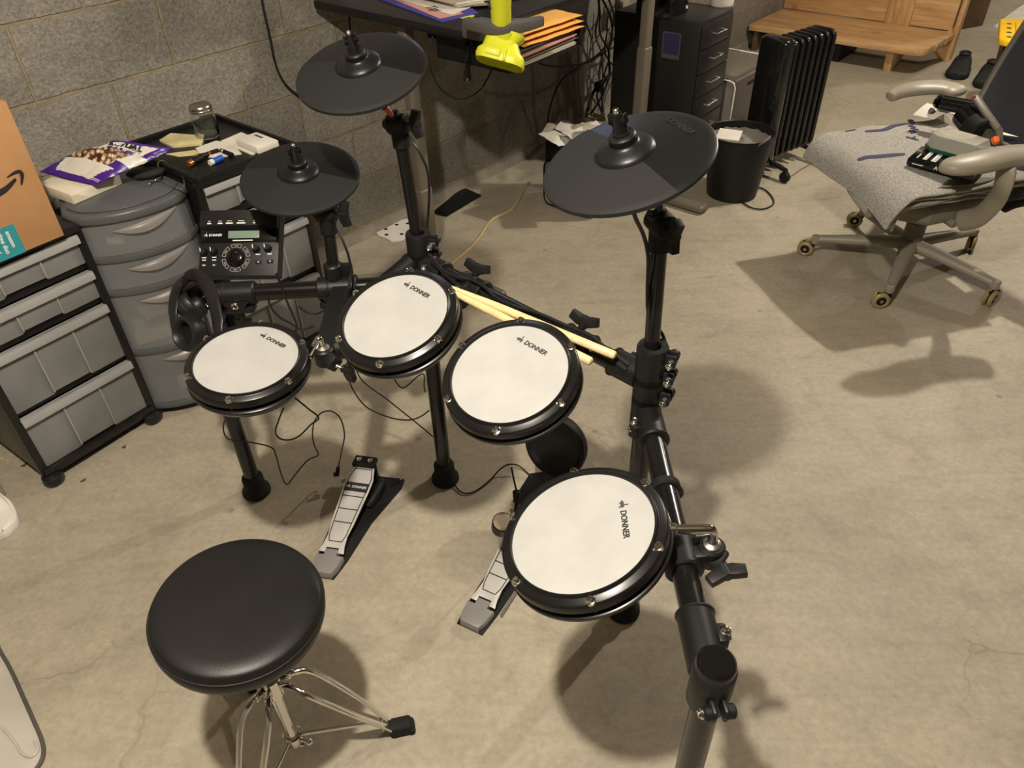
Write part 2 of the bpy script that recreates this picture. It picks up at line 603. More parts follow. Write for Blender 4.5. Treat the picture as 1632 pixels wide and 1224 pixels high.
# ================================================================== drum rack
LEG = {'L': Vector((-.722, 1.481, 0)), 'M': Vector((-.196, 1.507, 0)), 'P': Vector((.246, 1.06, 0)), 'F': Vector((.244, .515, 0))}
TR = .0195
rack = thing('drum_rack', 'black tubular rack on four legs carrying the white pads and dark cymbals', 'drum rack', frame((0, 0, 0)))
def foot_leg(p, top):
    mb = MB()
    mb.cyl(p + Vector((0, 0, .012)), p + Vector((0, 0, top)), TR, n=28)
    leg = mb.build('leg', M['tube'], rack)
    mb = MB()
    mb.lathe([(0, 0), (.034, 0), (.039, .006), (.038, .016), (.031, .024), (.0285, .03), (.0285, .062), (.024, .068), (.0196, .069), (.0196, .03), (0, .02)], 28, Matrix.Translation(p))
    mb.build('rubber_foot', M['rubber'], leg)
foot_leg(LEG['L'], .672)
foot_leg(LEG['M'], .76)
foot_leg(LEG['P'], .745)
foot_leg(LEG['F'], .655)
def rail(a, b, z0, z1=None):
    mb = MB()
    mb.cyl(Vector((a.x, a.y, z0)), Vector((b.x, b.y, z1 if z1 is not None else z0)), TR, n=28)
    return mb.build('rail', M['tube'], rack)
Z_LM, Z_MP, Z_PF = .645, .70, .632
rail(LEG['L'], LEG['M'], Z_LM)
rail(LEG['M'], LEG['P'], Z_MP)
rail(LEG['P'], LEG['F'], Z_PF)
def bolt_at(mb, p, d, r=.0055):
    m = zframe(p, d)
    mb.lathe([(0, .0045), (.0026, .0045), (.003, .003), (r, .005), (r, .002), (r * 1.35, .0015), (r * 1.35, -.002), (0, -.002)], 14, m)
def joint(p, z, h, dirs, lug_a, lugs=(.25, .75), stub=.075, capr=None):
    # a sleeve round a leg, a stub sleeve per rail, lugs with bolts
    mb = MB()
    bo = []
    def nb():
        bo.append(MB())
        return bo[-1]
    mb.lathe([(.0198, -h / 2), (.0265, -h / 2), (.028, -h / 2 + .003), (.028, h / 2 - .003), (.0265, h / 2), (.0198, h / 2)], 32, Matrix.Translation(p + Vector((0, 0, z))))
    if capr is not None:
        mb.lathe([(capr, h / 2 - .004), (.0262, h / 2 - .004), (.0262, h / 2 + .001), (capr + .002, h / 2 + .001), (capr, h / 2 - .001)], 32, Matrix.Translation(p + Vector((0, 0, z))))
    for d, zz in dirs:
        d = Vector(d).normalized()
        q = p + Vector((0, 0, zz))
        mb.cyl(q + d * .018, q + d * (.03 + stub), .0262, n=30, bev=.002)
        mb.cyl(q + d * (.024 + stub), q + d * (.032 + stub), .0282, n=30, bev=.003)
        s = d.cross(Vector((0, 0, 1))).normalized()
        for sg in (1,):
            c = q + d * (.012 + stub * .72) + s * .027 * sg
            mb.box((0, 0, 0), (.03, .017, .03), axes(c, d, s, (0, 0, 1)), .004)
            mb.cyl(c + s * .004 - Vector((0, 0, .016)), c + s * .004 + Vector((0, 0, .016)), .0085, n=16, bev=.002)
            bolt_at(nb(), c + s * .004 + Vector((0, 0, .017)), (0, 0, 1), .006)
            bolt_at(nb(), c + s * .009, s, .005)
    la = Vector((math.cos(lug_a), math.sin(lug_a), 0))
    ls = Vector((-la.y, la.x, 0))
    for f in lugs:
        c = p + Vector((0, 0, z - h / 2 + f * h)) + la * .033
        for sg in (-1, 1):
            mb.box((0, 0, 0), (.022, .007, .026), axes(c + ls * .0075 * sg, la, ls, (0, 0, 1)), .003)
            mb.cyl(c + ls * .004 * sg + la * .003, c + ls * .021 * sg + la * .003, .0098, n=18, bev=.0025)
        bolt_at(nb(), c - ls * .022 + la * .003, -ls, .005)
    cl = mb.build('clamp', M['black'], rack)
    for q_ in bo:
        q_.build('bolt', M['chrome'], cl)
    return cl
dLM = (LEG['M'] - LEG['L']).normalized()
dMP = (LEG['P'] - LEG['M']).normalized()
dPF = (LEG['F'] - LEG['P']).normalized()
joint(LEG['L'], .64, .075, [(dLM, Z_LM)], R(200), (.5,), .05, 0.0)
joint(LEG['M'], .735, .075, [], R(-20), (.3, .75), capr=.0137)
joint(LEG['M'], .695, .07, [(dMP, Z_MP)], R(-75), (.4,), .05)
joint(LEG['M'], .64, .07, [(-dLM, Z_LM)], R(-60), (.4,), .05)
joint(LEG['P'], .735, .078, [], R(-25), (.27, .75), capr=.0137)
joint(LEG['P'], .683, .066, [(-dMP, Z_MP)], R(-30), (.35,), .05)
joint(LEG['P'], .634, .07, [(dPF, Z_PF)], R(-15), (), .06)
# stacked sleeve, end clamp and cap on the front leg
joint(LEG['F'], .632, .078, [(-dPF, Z_PF)], R(-86), (.45,), .075)
mb = MB()
mb.lathe([(0, .688), (.0215, .687), (.0245, .684), (.0255, .678), (.0255, .668), (0, .668)], 36, Matrix.Translation(LEG['F']))
cap = mb.build('end_cap', M['glossblack'], rack)
# a black brace sleeve that slopes from the middle clamp to the left rail
mb = MB()
mb.cyl(LEG['M'] + Vector((-.012, -.005, .71)), Vector((-.31, 1.47, .64)), .0215, n=24, bev=.003)
mb.build('brace', M['black_soft'], rack)

def wing_screw(mb, ch, p, d, up, L=.03, w=.062):
    # threaded chrome neck and a black wing grip
    d = Vector(d).normalized()
    s = Vector(up) - d * d.dot(Vector(up))
    s.normalize()
    t = d.cross(s)
    ch.cyl(p, p + d * (L * .7), .0042, n=12)
    c = p + d * (L + .004)
    mb.cyl(p + d * (L * .45), c + d * .008, .0085, n=16, bev=.002)
    poly = [(-w / 2, -.004), (-w / 2 + .004, .012), (-.012, .009), (0, .006), (.012, .009), (w / 2 - .004, .012), (w / 2, -.004), (.012, -.012), (-.012, -.012)]
    mb.prism(poly, -.0075, .0075, axes(c, s, d, t), bev=.002)
def mount(q, d, sp, wing_p, wing_dir, wing_up):
    # clamp gripping a rail at q (rail direction d), reaching to a ball socket at sp
    up = Vector((0, 0, 1))
    mb, ch, c2 = MB(), MB(), MB()
    mb.cyl(q - d * .03, q + d * .03, .0265, n=30, bev=.003)
    mb.cyl(q - d * .034, q - d * .026, .029, n=30, bev=.003)
    mb.cyl(q + d * .026, q + d * .034, .029, n=30, bev=.003)
    a = sp - q
    L = a.length
    ax = a.normalized()
    w = up.cross(ax).normalized()
    mb.box((0, 0, 0), (L, .042, .034), axes(q + a * .5, ax, w, ax.cross(w)), .006)
    mb.cyl(sp - up * .02, sp + up * .018, .0205, n=24, bev=.003)
    mb.box((0, 0, 0), (.036, .03, .028), axes(sp.lerp(wing_p, .5), (wing_p - sp).normalized(), (wing_p - sp).normalized().orthogonal().normalized(), (wing_p - sp).normalized().cross((wing_p - sp).normalized().orthogonal().normalized())), .004)
    ch.lathe([(0, .006), (.008, .0055), (.0135, .002), (.014, -.004), (0, -.004)], 24, zframe(sp + up * .0185, up))
    wing_screw(mb, c2, wing_p, wing_dir, wing_up, .026)
    cl = mb.build('pad_clamp', M['black'], rack)
    ch.build('ball_cup', M['steel'], cl)
    c2.build('thread', M['steel'], cl)
    return sp + up * .018
def rail_pt(a, b, z, fr):
    return LEG[a].lerp(LEG[b], fr) + Vector((0, 0, z))
qD = at(1094, 884, Z_PF)
fD = (qD - LEG['P']).dot(dPF) / (LEG['F'] - LEG['P']).length
qD = rail_pt('P', 'F', Z_PF, fD)
sD = at(1132, 880, Z_PF + .01)
sockD = mount(qD, dPF, sD, at(1144, 888, Z_PF + .008), (.2, -.97, -.05), (1, .1, .15))
def frac_on(a, b, px, py, z):
    p = at(px, py, z)
    e = LEG[b] - LEG[a]
    return (p - LEG[a]).dot(e) / e.dot(e)
qB = rail_pt('M', 'P', Z_MP, frac_on('M', 'P', 752, 462, Z_MP))
qC = rail_pt('M', 'P', Z_MP, frac_on('M', 'P', 925, 545, Z_MP))
inw = Vector((-.70, -.71, 0))
sockB = mount(qB, dMP, qB + inw * .045, qB - inw * .004 + Vector((0, 0, .018)), (.25, .25, .93), (-.6, .55, .35))
sockC = mount(qC, dMP, qC + inw * .045, qC - inw * .004 + Vector((0, 0, .018)), (.25, .25, .93), (-.6, .55, .35))
qA = rail_pt('L', 'M', Z_LM, frac_on('L', 'M', 545, 465, Z_LM))
sA = at(517, 566, .645)
sockA = mount(qA, dLM, sA, at(536, 583, .64), (.9, -.3, -.25), (.1, -.3, .95))
mb = MB()
mb.cyl(at(534, 556, .64), at(585, 545, .65), .024, n=24, bev=.004)
mb.build('pad_bracket', M['black'], rack)
# clamps that hold the module and the hi-hat pole on the left rail
def rail_sleeve(fr, L, z=Z_LM):
    q = LEG['L'].lerp(LEG['M'], fr) + Vector((0, 0, z))
    mb, ch = MB(), MB()
    mb.cyl(q - dLM * L / 2, q + dLM * L / 2, .0275, n=30, bev=.004)
    f = Vector((0, -.62, .78)).normalized()
    s = dLM
    mb.prism([(-.03, 0), (.03, 0), (.014, -.022), (-.014, -.022)], -.004, .006, axes(q + Vector((0, -.026, -.006)), s, Vector((0, 0, 1)), Vector((0, -1, 0))), bev=.002)
    mb.box((0, 0, 0), (L * .9, .03, .014), axes(q + Vector((0, -.018, -.028)), s, Vector((0, 1, 0)), Vector((0, 0, 1))), .004)
    bolt_at(ch, q + Vector((0, -.033, -.012)), (0, -1, .25), .0065)
    mb.cyl(q + Vector((0, -.012, -.03)), q + Vector((0, -.012, -.07)), .008, n=14, bev=.002)
    mb.prism([(-.02, 0), (.02, 0), (.013, -.03), (-.013, -.03)], -.005, .005, axes(q + Vector((0, -.012, -.062)), s, Vector((0, 0, 1)), Vector((0, -1, 0))), bev=.002)
    cl = mb.build('rail_clamp', M['black'], rack)
    ch.build('bolt', M['chrome'], cl)
    return q
q_mod = rail_sleeve(.2, .085)
q_hat = rail_sleeve(.622, .082)
# two cable ties and a collar on the right rail
for fr, rr in ((.37, .0255),):
    q = LEG['P'].lerp(LEG['F'], fr) + Vector((0, 0, Z_PF))
    mb = MB()
    mb.cyl(q - dPF * .008, q + dPF * .008, rr, n=28, bev=.003)
    mb.ball(q + Vector((.02, 0, -.01)), .012)
    mb.build('memory_collar', M['rubber'], rack)

# ================================================================== drum pads
POSE = {
 'A': ((-.5107, 1.1821, .6827), (.041, -.0925, .9949)),
 'B': ((-.2072, 1.155, .791), (-.1927, -.2553, .9475)),
 'C': ((-.0038, .9846, .7832), (-.2096, -.2629, .9418)),
 'D': ((.0948, .7251, .6899), (-.3109, -.0087, .9504)),
 'T': ((-.4561, .7461, .5173), (.1022, -.0041, .9948)),
 'H': ((-.4497, 1.591, .8816), (.0419, -.2358, .9709)),
 'L': ((-.2752, 1.5323, 1.1168), (-.1082, -.2941, .9496)),
 'R': ((.1773, 1.0702, 1.1135), (-.2929, -.1154, .9492)),
}
def pose_frame(k, p0, p1):
    # frame on the disc k whose x axis runs from photo pixel p0 to p1
    o, n = Vector(POSE[k][0]), Vector(POSE[k][1]).normalized()
    a, b = onplane(*p0, o, n), onplane(*p1, o, n)
    x = (b - a).normalized()
    return axes(o, x, n.cross(x), n), a, b
def donner_mark(mb, Mx, h, mi=0):
    # sound-wave emblem and the word, left to right along x, capital height h, starting at x = 0
    w = h * .145
    for i, (y0, y1) in enumerate(((-.22, .22), (-.5, .34), (-.34, .34), (-.34, 1.02), (-.66, .3))):
        mb.prism(rrect(w, (y1 - y0) * h, w * .48, 3), 0, .0004, Mx @ Matrix.Translation((w * .5 + i * h * .27, (y0 + y1) / 2 * h, 0)), mi)
    mb.box((h * .62, 0, .0002), (h * 1.5, h * .13, .0004), Mx, 0, mi=mi)
    mb.text('DONNER', h * 1.42, Mx @ Matrix.Translation((h * 1.9, 0, 0)), .0004, mi, 'LEFT', 0.12, h * .03, .92)
def drum_pad(k, Rh, name, label, p0, p1, screw_px, group, rod=None):
    F, a, b = pose_frame(k, p0, p1)
    root = thing(name, label, 'drum pad', F, group)
    o, n = F.translation, F.col[2].xyz
    Fi = F.inverted()
    a, b = Fi @ a, Fi @ b
    sp = Fi @ onplane(*screw_px, o, n)
    a0 = math.atan2(sp.y, sp.x)
    mb = MB()
    mb.lathe([(0, 0), (Rh * .985, 0), (Rh + .003, .0006), (Rh + .006, -.004), (0, -.004)], 72)
    hd = mb.build('mesh_head', M['head'], root)
    mb = MB()
    L = (b - a).length
    h = L / 7.0
    donner_mark(mb, Matrix.Translation((a.x, a.y, .0004)), h)
    mb.build('logo', M['ink'], hd)
    mb = MB()
    ro = Rh + .0185
    mb.lathe([(Rh, .0005), (Rh + .0003, .0035), (Rh + .0016, .0055), (Rh + .0036, .006), (Rh + .0052, .0045), (Rh + .0062, .0018), (Rh + .0075, .001), (ro - .003, -.0012), (ro - .0008, -.003), (ro, -.0065), (ro, -.017), (ro - .002, -.0195), (ro - .006, -.02), (Rh - .002, -.02), (Rh - .002, -.004)], 96)
    hoop = mb.build('hoop', M['hoop'], root)
    for i in range(6):
        an = a0 + i * PI / 3
        c = Vector((math.cos(an), math.sin(an), 0)) * (Rh + .0118)
        mb = MB()
        mb.lathe([(0, .0062), (.0022, .0062), (.0028, .0045), (.0042, .0062), (.0052, .005), (.0054, .0014), (.0072, .0008), (.0074, -.003), (0, -.003)], 16, Matrix.Translation(c))
        mb.build('tension_screw', M['chrome'], hoop)
    mb = MB()
    rs = ro + .001
    mb.lathe([(Rh - .004, -.019), (Rh + .004, -.019), (Rh + .006, -.027), (rs - .002, -.0285), (rs, -.030), (rs, -.0345), (rs - .003, -.0385), (rs - .012, -.052), (rs - .03, -.062), (rs - .055, -.066), (0, -.066)], 96)
    for i in range(6):
        an = a0 + i * PI / 3
        c = Vector((math.cos(an), math.sin(an), 0)) * (ro - .006)
        mb.cyl(c + Vector((0, 0, -.031)), c + Vector((0, 0, -.017)), .003, n=8)
    mb.build('shell', M['hoop'], root)
    if rod:
        mb = MB()
        end = rod[-1]
        pts = [Fi @ Vector(q) for q in rod]
        mb.tube(pts, .0076, 14, k=6)
        st = pts[0]
        d = (pts[1] - pts[0]).normalized()
        mb.cyl(st - d * .02, st + d * .012, .0105, n=18, bev=.002)
        mb.build('mounting_rod', M['chrome'], root)
    return root
def rim_pt(k, Rh, target, drop=.035):
    o, n = Vector(POSE[k][0]), Vector(POSE[k][1]).normalized()
    d = Vector(target) - o
    d -= n * n.dot(d)
    d.normalize()
    return o + d * (Rh + .012) - n * drop, d
def rod_path(k, Rh, sock, up=Vector((0, 0, 1))):
    p, d = rim_pt(k, Rh, sock)
    hi = sock + up * .028
    c = Vector((hi.x, hi.y, max(hi.z, p.z)))
    e = (c - p)
    if k in 'BC':
        return [p - Vector((0, 0, .02)), p.lerp(sock, .6) - Vector((0, 0, .012)), sock + up * .004, sock - up * .012]
    return [p, p + e * .5, p + e * .82, c - e.normalized() * .004 - up * .003, sock + up * .008, sock - up * .012]
G_PAD = 'pads of the drum kit'
drum_pad('A', .098, 'tom_pad', 'white round drum pad furthest left, in front of the headphones', (416, 533.5), (452, 552), (360, 648), G_PAD, rod_path('A', .098, sockA))
drum_pad('B', .098, 'tom_pad', 'white round drum pad in the middle back, below the tall left cymbal', (645, 452), (681, 472), (605, 580), G_PAD, rod_path('B', .098, sockB))
drum_pad('C', .098, 'tom_pad', 'white round drum pad with both drumsticks sticking out behind it', (825, 539), (868, 563), (791, 687), G_PAD, rod_path('C', .098, sockC))
drum_pad('D', .107, 'snare_pad', 'largest white round drum pad, nearest the viewer on the right rail', (991, 799), (998, 854), (942, 961), G_PAD, rod_path('D', .107, sockD))

# ================================================================== cymbals and their poles
def cymbal(k, label, e0, e1, logo=False):
    Rc = .129
    F, a, b = pose_frame(k, e0, e1)             # x axis along the edge of the striking pad; -y is the pad side
    root = thing('cymbal_pad', label, 'cymbal', F, 'cymbals of the drum kit')
    def prof(r):
        return .010 - .018 * (r / Rc) ** 1.35
    def rings(r0, r1, dz, nn=10):
        return [(r0 + (r1 - r0) * i / nn, prof(r0 + (r1 - r0) * i / nn) + dz) for i in range(nn + 1)]
    mb = MB()
    pr = [(0, prof(0))] + rings(.02, Rc - .003, 0)
    pr += [(Rc, prof(Rc) - .002), (Rc, prof(Rc) - .006), (Rc - .004, prof(Rc) - .008), (.02, prof(.02) - .009), (0, prof(0) - .009)]
    mb.lathe(pr, 96)
    disc = mb.build('disc', M['cymbal'], root)
    if logo:
        mb = MB()
        mb.text('DONNER', .016, Matrix.Translation((.0, .092, prof(.092) + .0002)) @ Matrix.Rotation(R(-9), 4, 'X'), .0006, 0, 'CENTER', .1, .0002)
        mb.build('logo', M['strike'], disc)
    mb = MB()
    dz = .0016
    pr = [(.046, prof(.046) - .001)] + rings(.0475, Rc - .002, dz) + [(Rc + .0006, prof(Rc) - .0005), (Rc + .0008, prof(Rc) - .006), (Rc - .002, prof(Rc) - .0085)]
    mb.lathe(pr, 64, a0=PI - .02, a1=2 * PI + .02)
    mb.build('strike_pad', M['strike'], root)
    mb = MB()
    mb.lathe([(.0445, prof(.044) - .001), (.0435, .0085), (.039, .0125), (.032, .016), (.0255, .0185), (.0225, .0205), (.0215, .022), (0, .022)], 48)
    mb.build('bell', M['cymbal'], root)
    mb = MB()
    mb.lathe([(.0195, .0215), (.0205, .024), (.0205, .031), (.0185, .0335), (.0135, .034), (.0135, .038), (.0, .038)], 32)
    mb.build('felt_washer', M['black'], root)
    mb = MB()
    mb.lathe([(0, .038), (.0115, .038), (.0105, .046), (.008, .062), (.0075, .066), (.0, .067)], 24)
    mb.prism([(-.014, -.004), (-.013, .010), (-.006, .006), (0, .004), (.006, .006), (.013, .010), (.014, -.004), (.006, -.008), (-.006, -.008)], -.0055, .0055, axes((0, 0, .056), Vector((.8, .6, 0)), (0, 0, 1), Vector((.6, -.8, 0))), bev=.0015)
    wn = mb.build('wing_nut', M['glossblack'], root)
    mb = MB()
    mb.cyl((0, 0, .06), (0, 0, .074), .0042, n=12, bev=.001)
    mb.build('rod_tip', M['chrome'], wn)
    return F
G_CY = 'cymbals of the drum kit'
FH = cymbal('H', 'dark round cymbal pad in front of the drawer units, lowest of the three', (398, 262), (570, 280))
FL = cymbal('L', 'dark round cymbal pad by the block wall, furthest back of the three', (490, 97), (668, 114))
FR = cymbal('R', 'dark round cymbal pad on the right pole, in front of the trash bin', (945, 208), (1075, 297), True)
def cymbal_stand(label, base, top, F, wing, r=.0135, k='R'):
    root = thing('cymbal_stand', label, 'cymbal stand', frame(base), 'cymbal poles of the drum kit')
    mb = MB()
    mb.cyl(base, top, r, n=24)
    mb.build('pole', M['tube'], root, True)
    d = (top - base).normalized()
    under = F @ Vector((0, 0, -.006))
    ax = (under - top).normalized()
    w = Vector(wing).normalized()
    mb, ch = MB(), MB()
    mb.cyl(top - d * .03, top + d * .012, r + .0045, n=24, bev=.002)
    c = top + d * .018
    s = w.cross(ax).normalized()
    mb.cyl(c - w * .022, c + w * .022, .021, n=28, bev=.004)
    mb.cyl(c - ax * .012, c + ax * .026, .0155, n=22, bev=.003)
    mb.ball(c - w * .024, .012)
    tl = mb.build('tilter', M['black_soft'], root, True)
    mb = MB()
    wing_screw(mb, ch, c + w * .02, w, d, .018, .058)
    ws = mb.build('wing_screw', M['black_soft'], root, True)
    ch.build('thread', M['chrome'], ws, True)
    mb = MB()
    mb.cyl(c, under, .0052, n=14)
    mb.build('rod', M['chrome'], root, True)
    return c
topL = at(637, 212, .985)
cL = cymbal_stand('black pole of the cymbal by the block wall, rising behind the middle back pad', LEG['M'] + Vector((0, 0, .72)), topL, FL, (.92, -.35, .1))
cR = cymbal_stand('black pole on the right of the rack, standing in front of open floor', LEG['P'] + Vector((0, 0, .70)), at(1052, 372, .978), FR, (.35, -.93, -.1))
bH = q_hat + Vector((0, .006, .0))
tH = at(522, 352, .80)
cH = cymbal_stand('short black pole of the lowest cymbal, beside the drum module', Vector((bH.x, bH.y, .66)), tH, FH, (.95, -.2, .0))
mb = MB()
mb.cyl((bH.x, bH.y, .648), (bH.x, bH.y, .705), .021, n=26, bev=.003)
mb.box((bH.x + .03, bH.y, .69), (.028, .012, .03), None, .003)
mb.build('pole_socket', M['black'], rack)
mb = MB()                                     # red jack plug hanging from the back cymbal
pp = FL @ Vector((.03, -.02, -.02))
mb.cyl(at(612, 170, 1.06), at(625, 184, 1.035), .0062, .0045, n=14, bev=.001)
mb.build('plug', M['red'], None)
tag(bpy.data.objects['plug'], 'small red plug hanging under the back cymbal by its chrome rod', 'plug')

# ================================================================== drumsticks
def stick(p0, p1, label, L=.406, r=.0078):
    d = (p1 - p0).normalized()
    o = p1 - d * L
    mb = MB()
    mb.lathe([(0, 0), (.0022, .0006), (.0036, .004), (.0038, .008), (.0028, .0125), (.0026, .014), (.0042, .05), (r - .0008, .12), (r, .16), (r, L - .004), (r - .001, L - .0015), (r - .003, L), (0, L)], 20, zframe(o, d))
    one('drumstick', mb, M['stick'], label, 'drumstick', 'drumsticks lying on the rack')
stick(at(722, 459, .758), at(981, 567, .742), 'pale wooden drumstick lying on the rack, reaching further right of the two')
stick(at(730, 470, .757), at(943, 577, .745), 'pale wooden drumstick with the shorter end showing, nearer the white pad')

# ================================================================== drum module and headphones
tl, tr, bl, br_ = at(319, 352, .758), at(442, 347, .764), at(317, 437, .67), at(441, 438, .67)
xo = ((tr - tl) + (br_ - bl)).normalized()
yo = ((tl - bl) + (tr - br_))
yo -= xo * xo.dot(yo)
yo.normalize()
mw, mh = ((tr - tl).length + (br_ - bl).length) / 2, ((tl - bl).length + (tr - br_).length) / 2
mo = (tl + tr + bl + br_) / 4
FM = axes(mo, xo, yo, xo.cross(yo))
mod = thing('drum_module', 'black electronic drum module with round dial and small green screen', 'drum module', FM)
mb = MB()
mb.prism([(-mw / 2, -mh / 2 - .004), (mw / 2 + .004, -mh / 2 - .004), (mw / 2 + .004, mh / 2 + .018), (-mw / 2, mh / 2 + .018)], -.034, 0, None, 0, .004)
# raised back strip with the sockets
mb.prism([(mh * .30, 0), (mh * .36, .012), (mh / 2 + .018, .012), (mh / 2 + .018, 0)], -mw / 2 + .002, mw / 2 + .002, axes((0, 0, -.0005), (0, 1, 0), (0, 0, 1), (1, 0, 0)), 0, .0015)
body = mb.build('body', M['black'], mod)
mb = MB()
mb.box((0, mh * .20, .0008), (mw * .985, mh * .25, .0024), None, .001)
mb.build('display_panel', M['glossblack'], mod)
mb = MB()
mb.box((mw * .07, mh * .215, .0022), (mw * .40, mh * .135, .002), None, .0006)
mb.build('screen', M['lcd'], mod)
mb = MB()
donner_mark(mb, Matrix.Translation((-mw * .44, mh * .21, .0021)), .0056)
mb.box((mw * .06, mh * .11, .0022), (mw * .26, .0026, .0006))
for x, w in ((-.36, .05), (-.22, .06), (-.1, .09), (.05, .11), (.22, .03)):
    mb.box((x * mw, mh * .40, .0118), (w * mw, .0032, .0006))
    mb.box((x * mw, mh * .44, .0118), (w * mw * .7, .0014, .0006))
for x, y, w in ((-.43, -.235, .05), (-.43, -.325, .04), (-.3, -.235, .05), (-.3, -.325, .03), (.27, -.28, .02), (.42, -.27, .02), (-.43, -.19, .055), (-.3, -.185, .055), (.26, -.145, .055), (.41, -.14, .055)):
    mb.box((x * mw, y * mh, .0005), (w * mw, .0022, .0006))
mb.build('lettering', M['white_ink'], mod)
dc = (-.02 * mw, -.20 * mh)
mb = MB()
for i in range(6):
    an = PI / 2 + i * PI / 3
    for r0, r1, da in ((.0245, .0255, .40), (.0322, .0332, .40)):
        mb.lathe([(r0, 0), (r0, .0012), (r1, .0012), (r1, 0)], 10, Matrix.Translation((dc[0], dc[1], 0)), 0, an - da, an + da)
    for sgn in (-1, 1):
        a2 = an + sgn * .40
        mb.box((.0288, 0, .0006), (.0086, .0011, .0012), Matrix.Translation((dc[0], dc[1], 0)) @ Matrix.Rotation(a2, 4, 'Z'))
    mb.box((.0288, 0, .0006), (.0020, .0095, .0012), Matrix.Translation((dc[0], dc[1], 0)) @ Matrix.Rotation(an, 4, 'Z'))
mb.build('button_ring', mat('grey_ring_print', srgb(150, 146, 138), .5), mod)
mb = MB()
mb.lathe([(0, .0125), (.0155, .0125), (.0193, .0105), (.0206, .004), (.021, 0), (0, 0)], 40, Matrix.Translation((dc[0], dc[1], 0)))
mb.lathe([(0, .0122), (.004, .0128), (.0055, .0136), (.006, .0125), (0, .012)], 16, Matrix.Translation((dc[0] + .009, dc[1] + .009, 0)))
mb.build('dial', M['glossblack'], mod)
for x, y in ((-.43, -.1), (-.3, -.09), (.24, -.055), (.39, -.045)):
    mb = MB()
    mb.lathe([(0, .014), (.006, .014), (.0075, .012), (.009, 0), (0, 0)], 20, Matrix.Translation((x * mw, y * mh, 0)))
    kn = mb.build('knob', M['black_soft'], mod)
    mb = MB()
    mb.box((-.0035, .004, .0143), (.0018, .009, .0008), Matrix.Translation((x * mw, y * mh, 0)) @ Matrix.Rotation(R(12), 4, 'Z'))
    mb.build('pointer', M['white_ink'], kn)
for x, y in ((-.43, -.325), (-.3, -.325), (.27, -.28), (.42, -.27)):
    mb = MB()
    mb.box((x * mw, y * mh - .001, .0002), (.015, .009, .001), None, .0004)
    mb.build('button', M['rubber'], mod)
mb = MB()
mb.cyl((-.03, -.02, -.034), (-.045, -.03, -.095), .014, n=20, bev=.002)
mb.box((-.03, .0, -.040), (.09, .07, .014), None, .004)
mb.build('mount_plate', M['black_soft'], mod)

hp = thing('headphones', 'black over-ear headphones hung on the left end of the rack', 'headphones', frame(at(310, 490, .70)))
cA, cB = at(300, 505, .655), at(318, 500, .70)
arc = [at(x, y, z) for x, y, z in ((279, 520, .64), (276, 490, .665), (281, 463, .695), (296, 446, .72), (314, 443, .735), (330, 456, .735), (340, 480, .725), (347, 512, .70), (350, 545, .675))]
mb = MB()
mb.tube(arc, lambda u: (.021, .007) if .1 < u < .9 else (.016, .007), 14, k=6, flat=(.72, -.55, .42))
mb.build('headband', M['leather'], hp, True)
def earcup(p, nrm, lab):
    m = zframe(p, nrm)
    mb = MB()
    mb.lathe([(0, -.024), (.026, -.023), (.036, -.016), (.039, -.004), (.038, 0), (0, 0)], 36, m)
    c = mb.build('ear_cup', M['black_soft'], hp, True)
    mb = MB()
    mb.lathe([(.021, 0), (.023, .012), (.029, .018), (.036, .015), (.039, .006), (.038, 0)], 36, m)
    mb.build('ear_cushion', M['leather'], c, True)
    mb = MB()
    for q in (Vector((.02, .025, -.018)), Vector((-.025, -.02, -.018))):
        bolt_at(mb, m @ q, nrm, .0035)
    mb.build('rivet', M['chrome'], c, True)
earcup(at(302, 531, .655), (-.45, -.72, .42), 'a')
earcup(at(303, 487, .655), (.75, .3, .45), 'b')

# ================================================================== throne
F = pose_frame('T', (240, 980), (520, 980))[0]
seat_o = Vector(POSE['T'][0])
th = thing('drum_throne', 'round black padded drum stool on chrome tripod legs', 'stool', frame((seat_o.x, seat_o.y, 0)))
Ft = WORLD[th.name].inverted() @ F
mb = MB()
Rt = .1345
prof = [(0, .004)]
for i in range(1, 9):
    r = (Rt - .014) * i / 8
    prof.append((r, .004 - .0035 * (r / Rt) ** 4))
for i in range(1, 6):
    a = PI / 2 * i / 6
    prof.append((Rt - .014 + .0148 * math.sin(a) ** .8, -.0135 + .014 * math.cos(a) ** .8 - .0005))
prof += [(Rt + .0022, -.0145), (Rt + .0014, -.0165), (Rt + .0032, -.019), (Rt + .003, -.034), (Rt + .0, -.046), (Rt - .006, -.055), (Rt - .02, -.058), (0, -.058)]
mb.lathe(prof, 96, Ft)
seat = mb.build('seat', M['leather'], th)
mb = MB()
mb.lathe([(Rt + .0012, -.0142), (Rt + .0034, -.0146), (Rt + .0036, -.0164), (Rt + .0012, -.0172)], 96, Ft)
mb.build('piping', M['leather'], seat)
mb = MB()
mb.cyl((0, 0, .055), (0, 0, .455), .0125, n=24)
mb.cyl((0, 0, .235), (0, 0, .29), .0185, n=24, bev=.003)
mb.build('column', M['chrome'], th)
mb = MB()
mb.cyl((0, 0, .055), (0, 0, .085), .0185, n=24, bev=.003)
mb.cyl((0, 0, .035), (0, 0, .06), .006, n=14)
mb.cyl((0, 0, .07), (.032, -.012, .075), .005, n=12)
mb.ball((.035, -.013, .075), .0075)
mb.cyl((0, 0, .037), (.016, 0, .037), .005, n=12)
mb.build('lower_collar', M['chrome'], th)
LEG_A = math.atan2(.79 - seat_o.y, -.243 - seat_o.x)
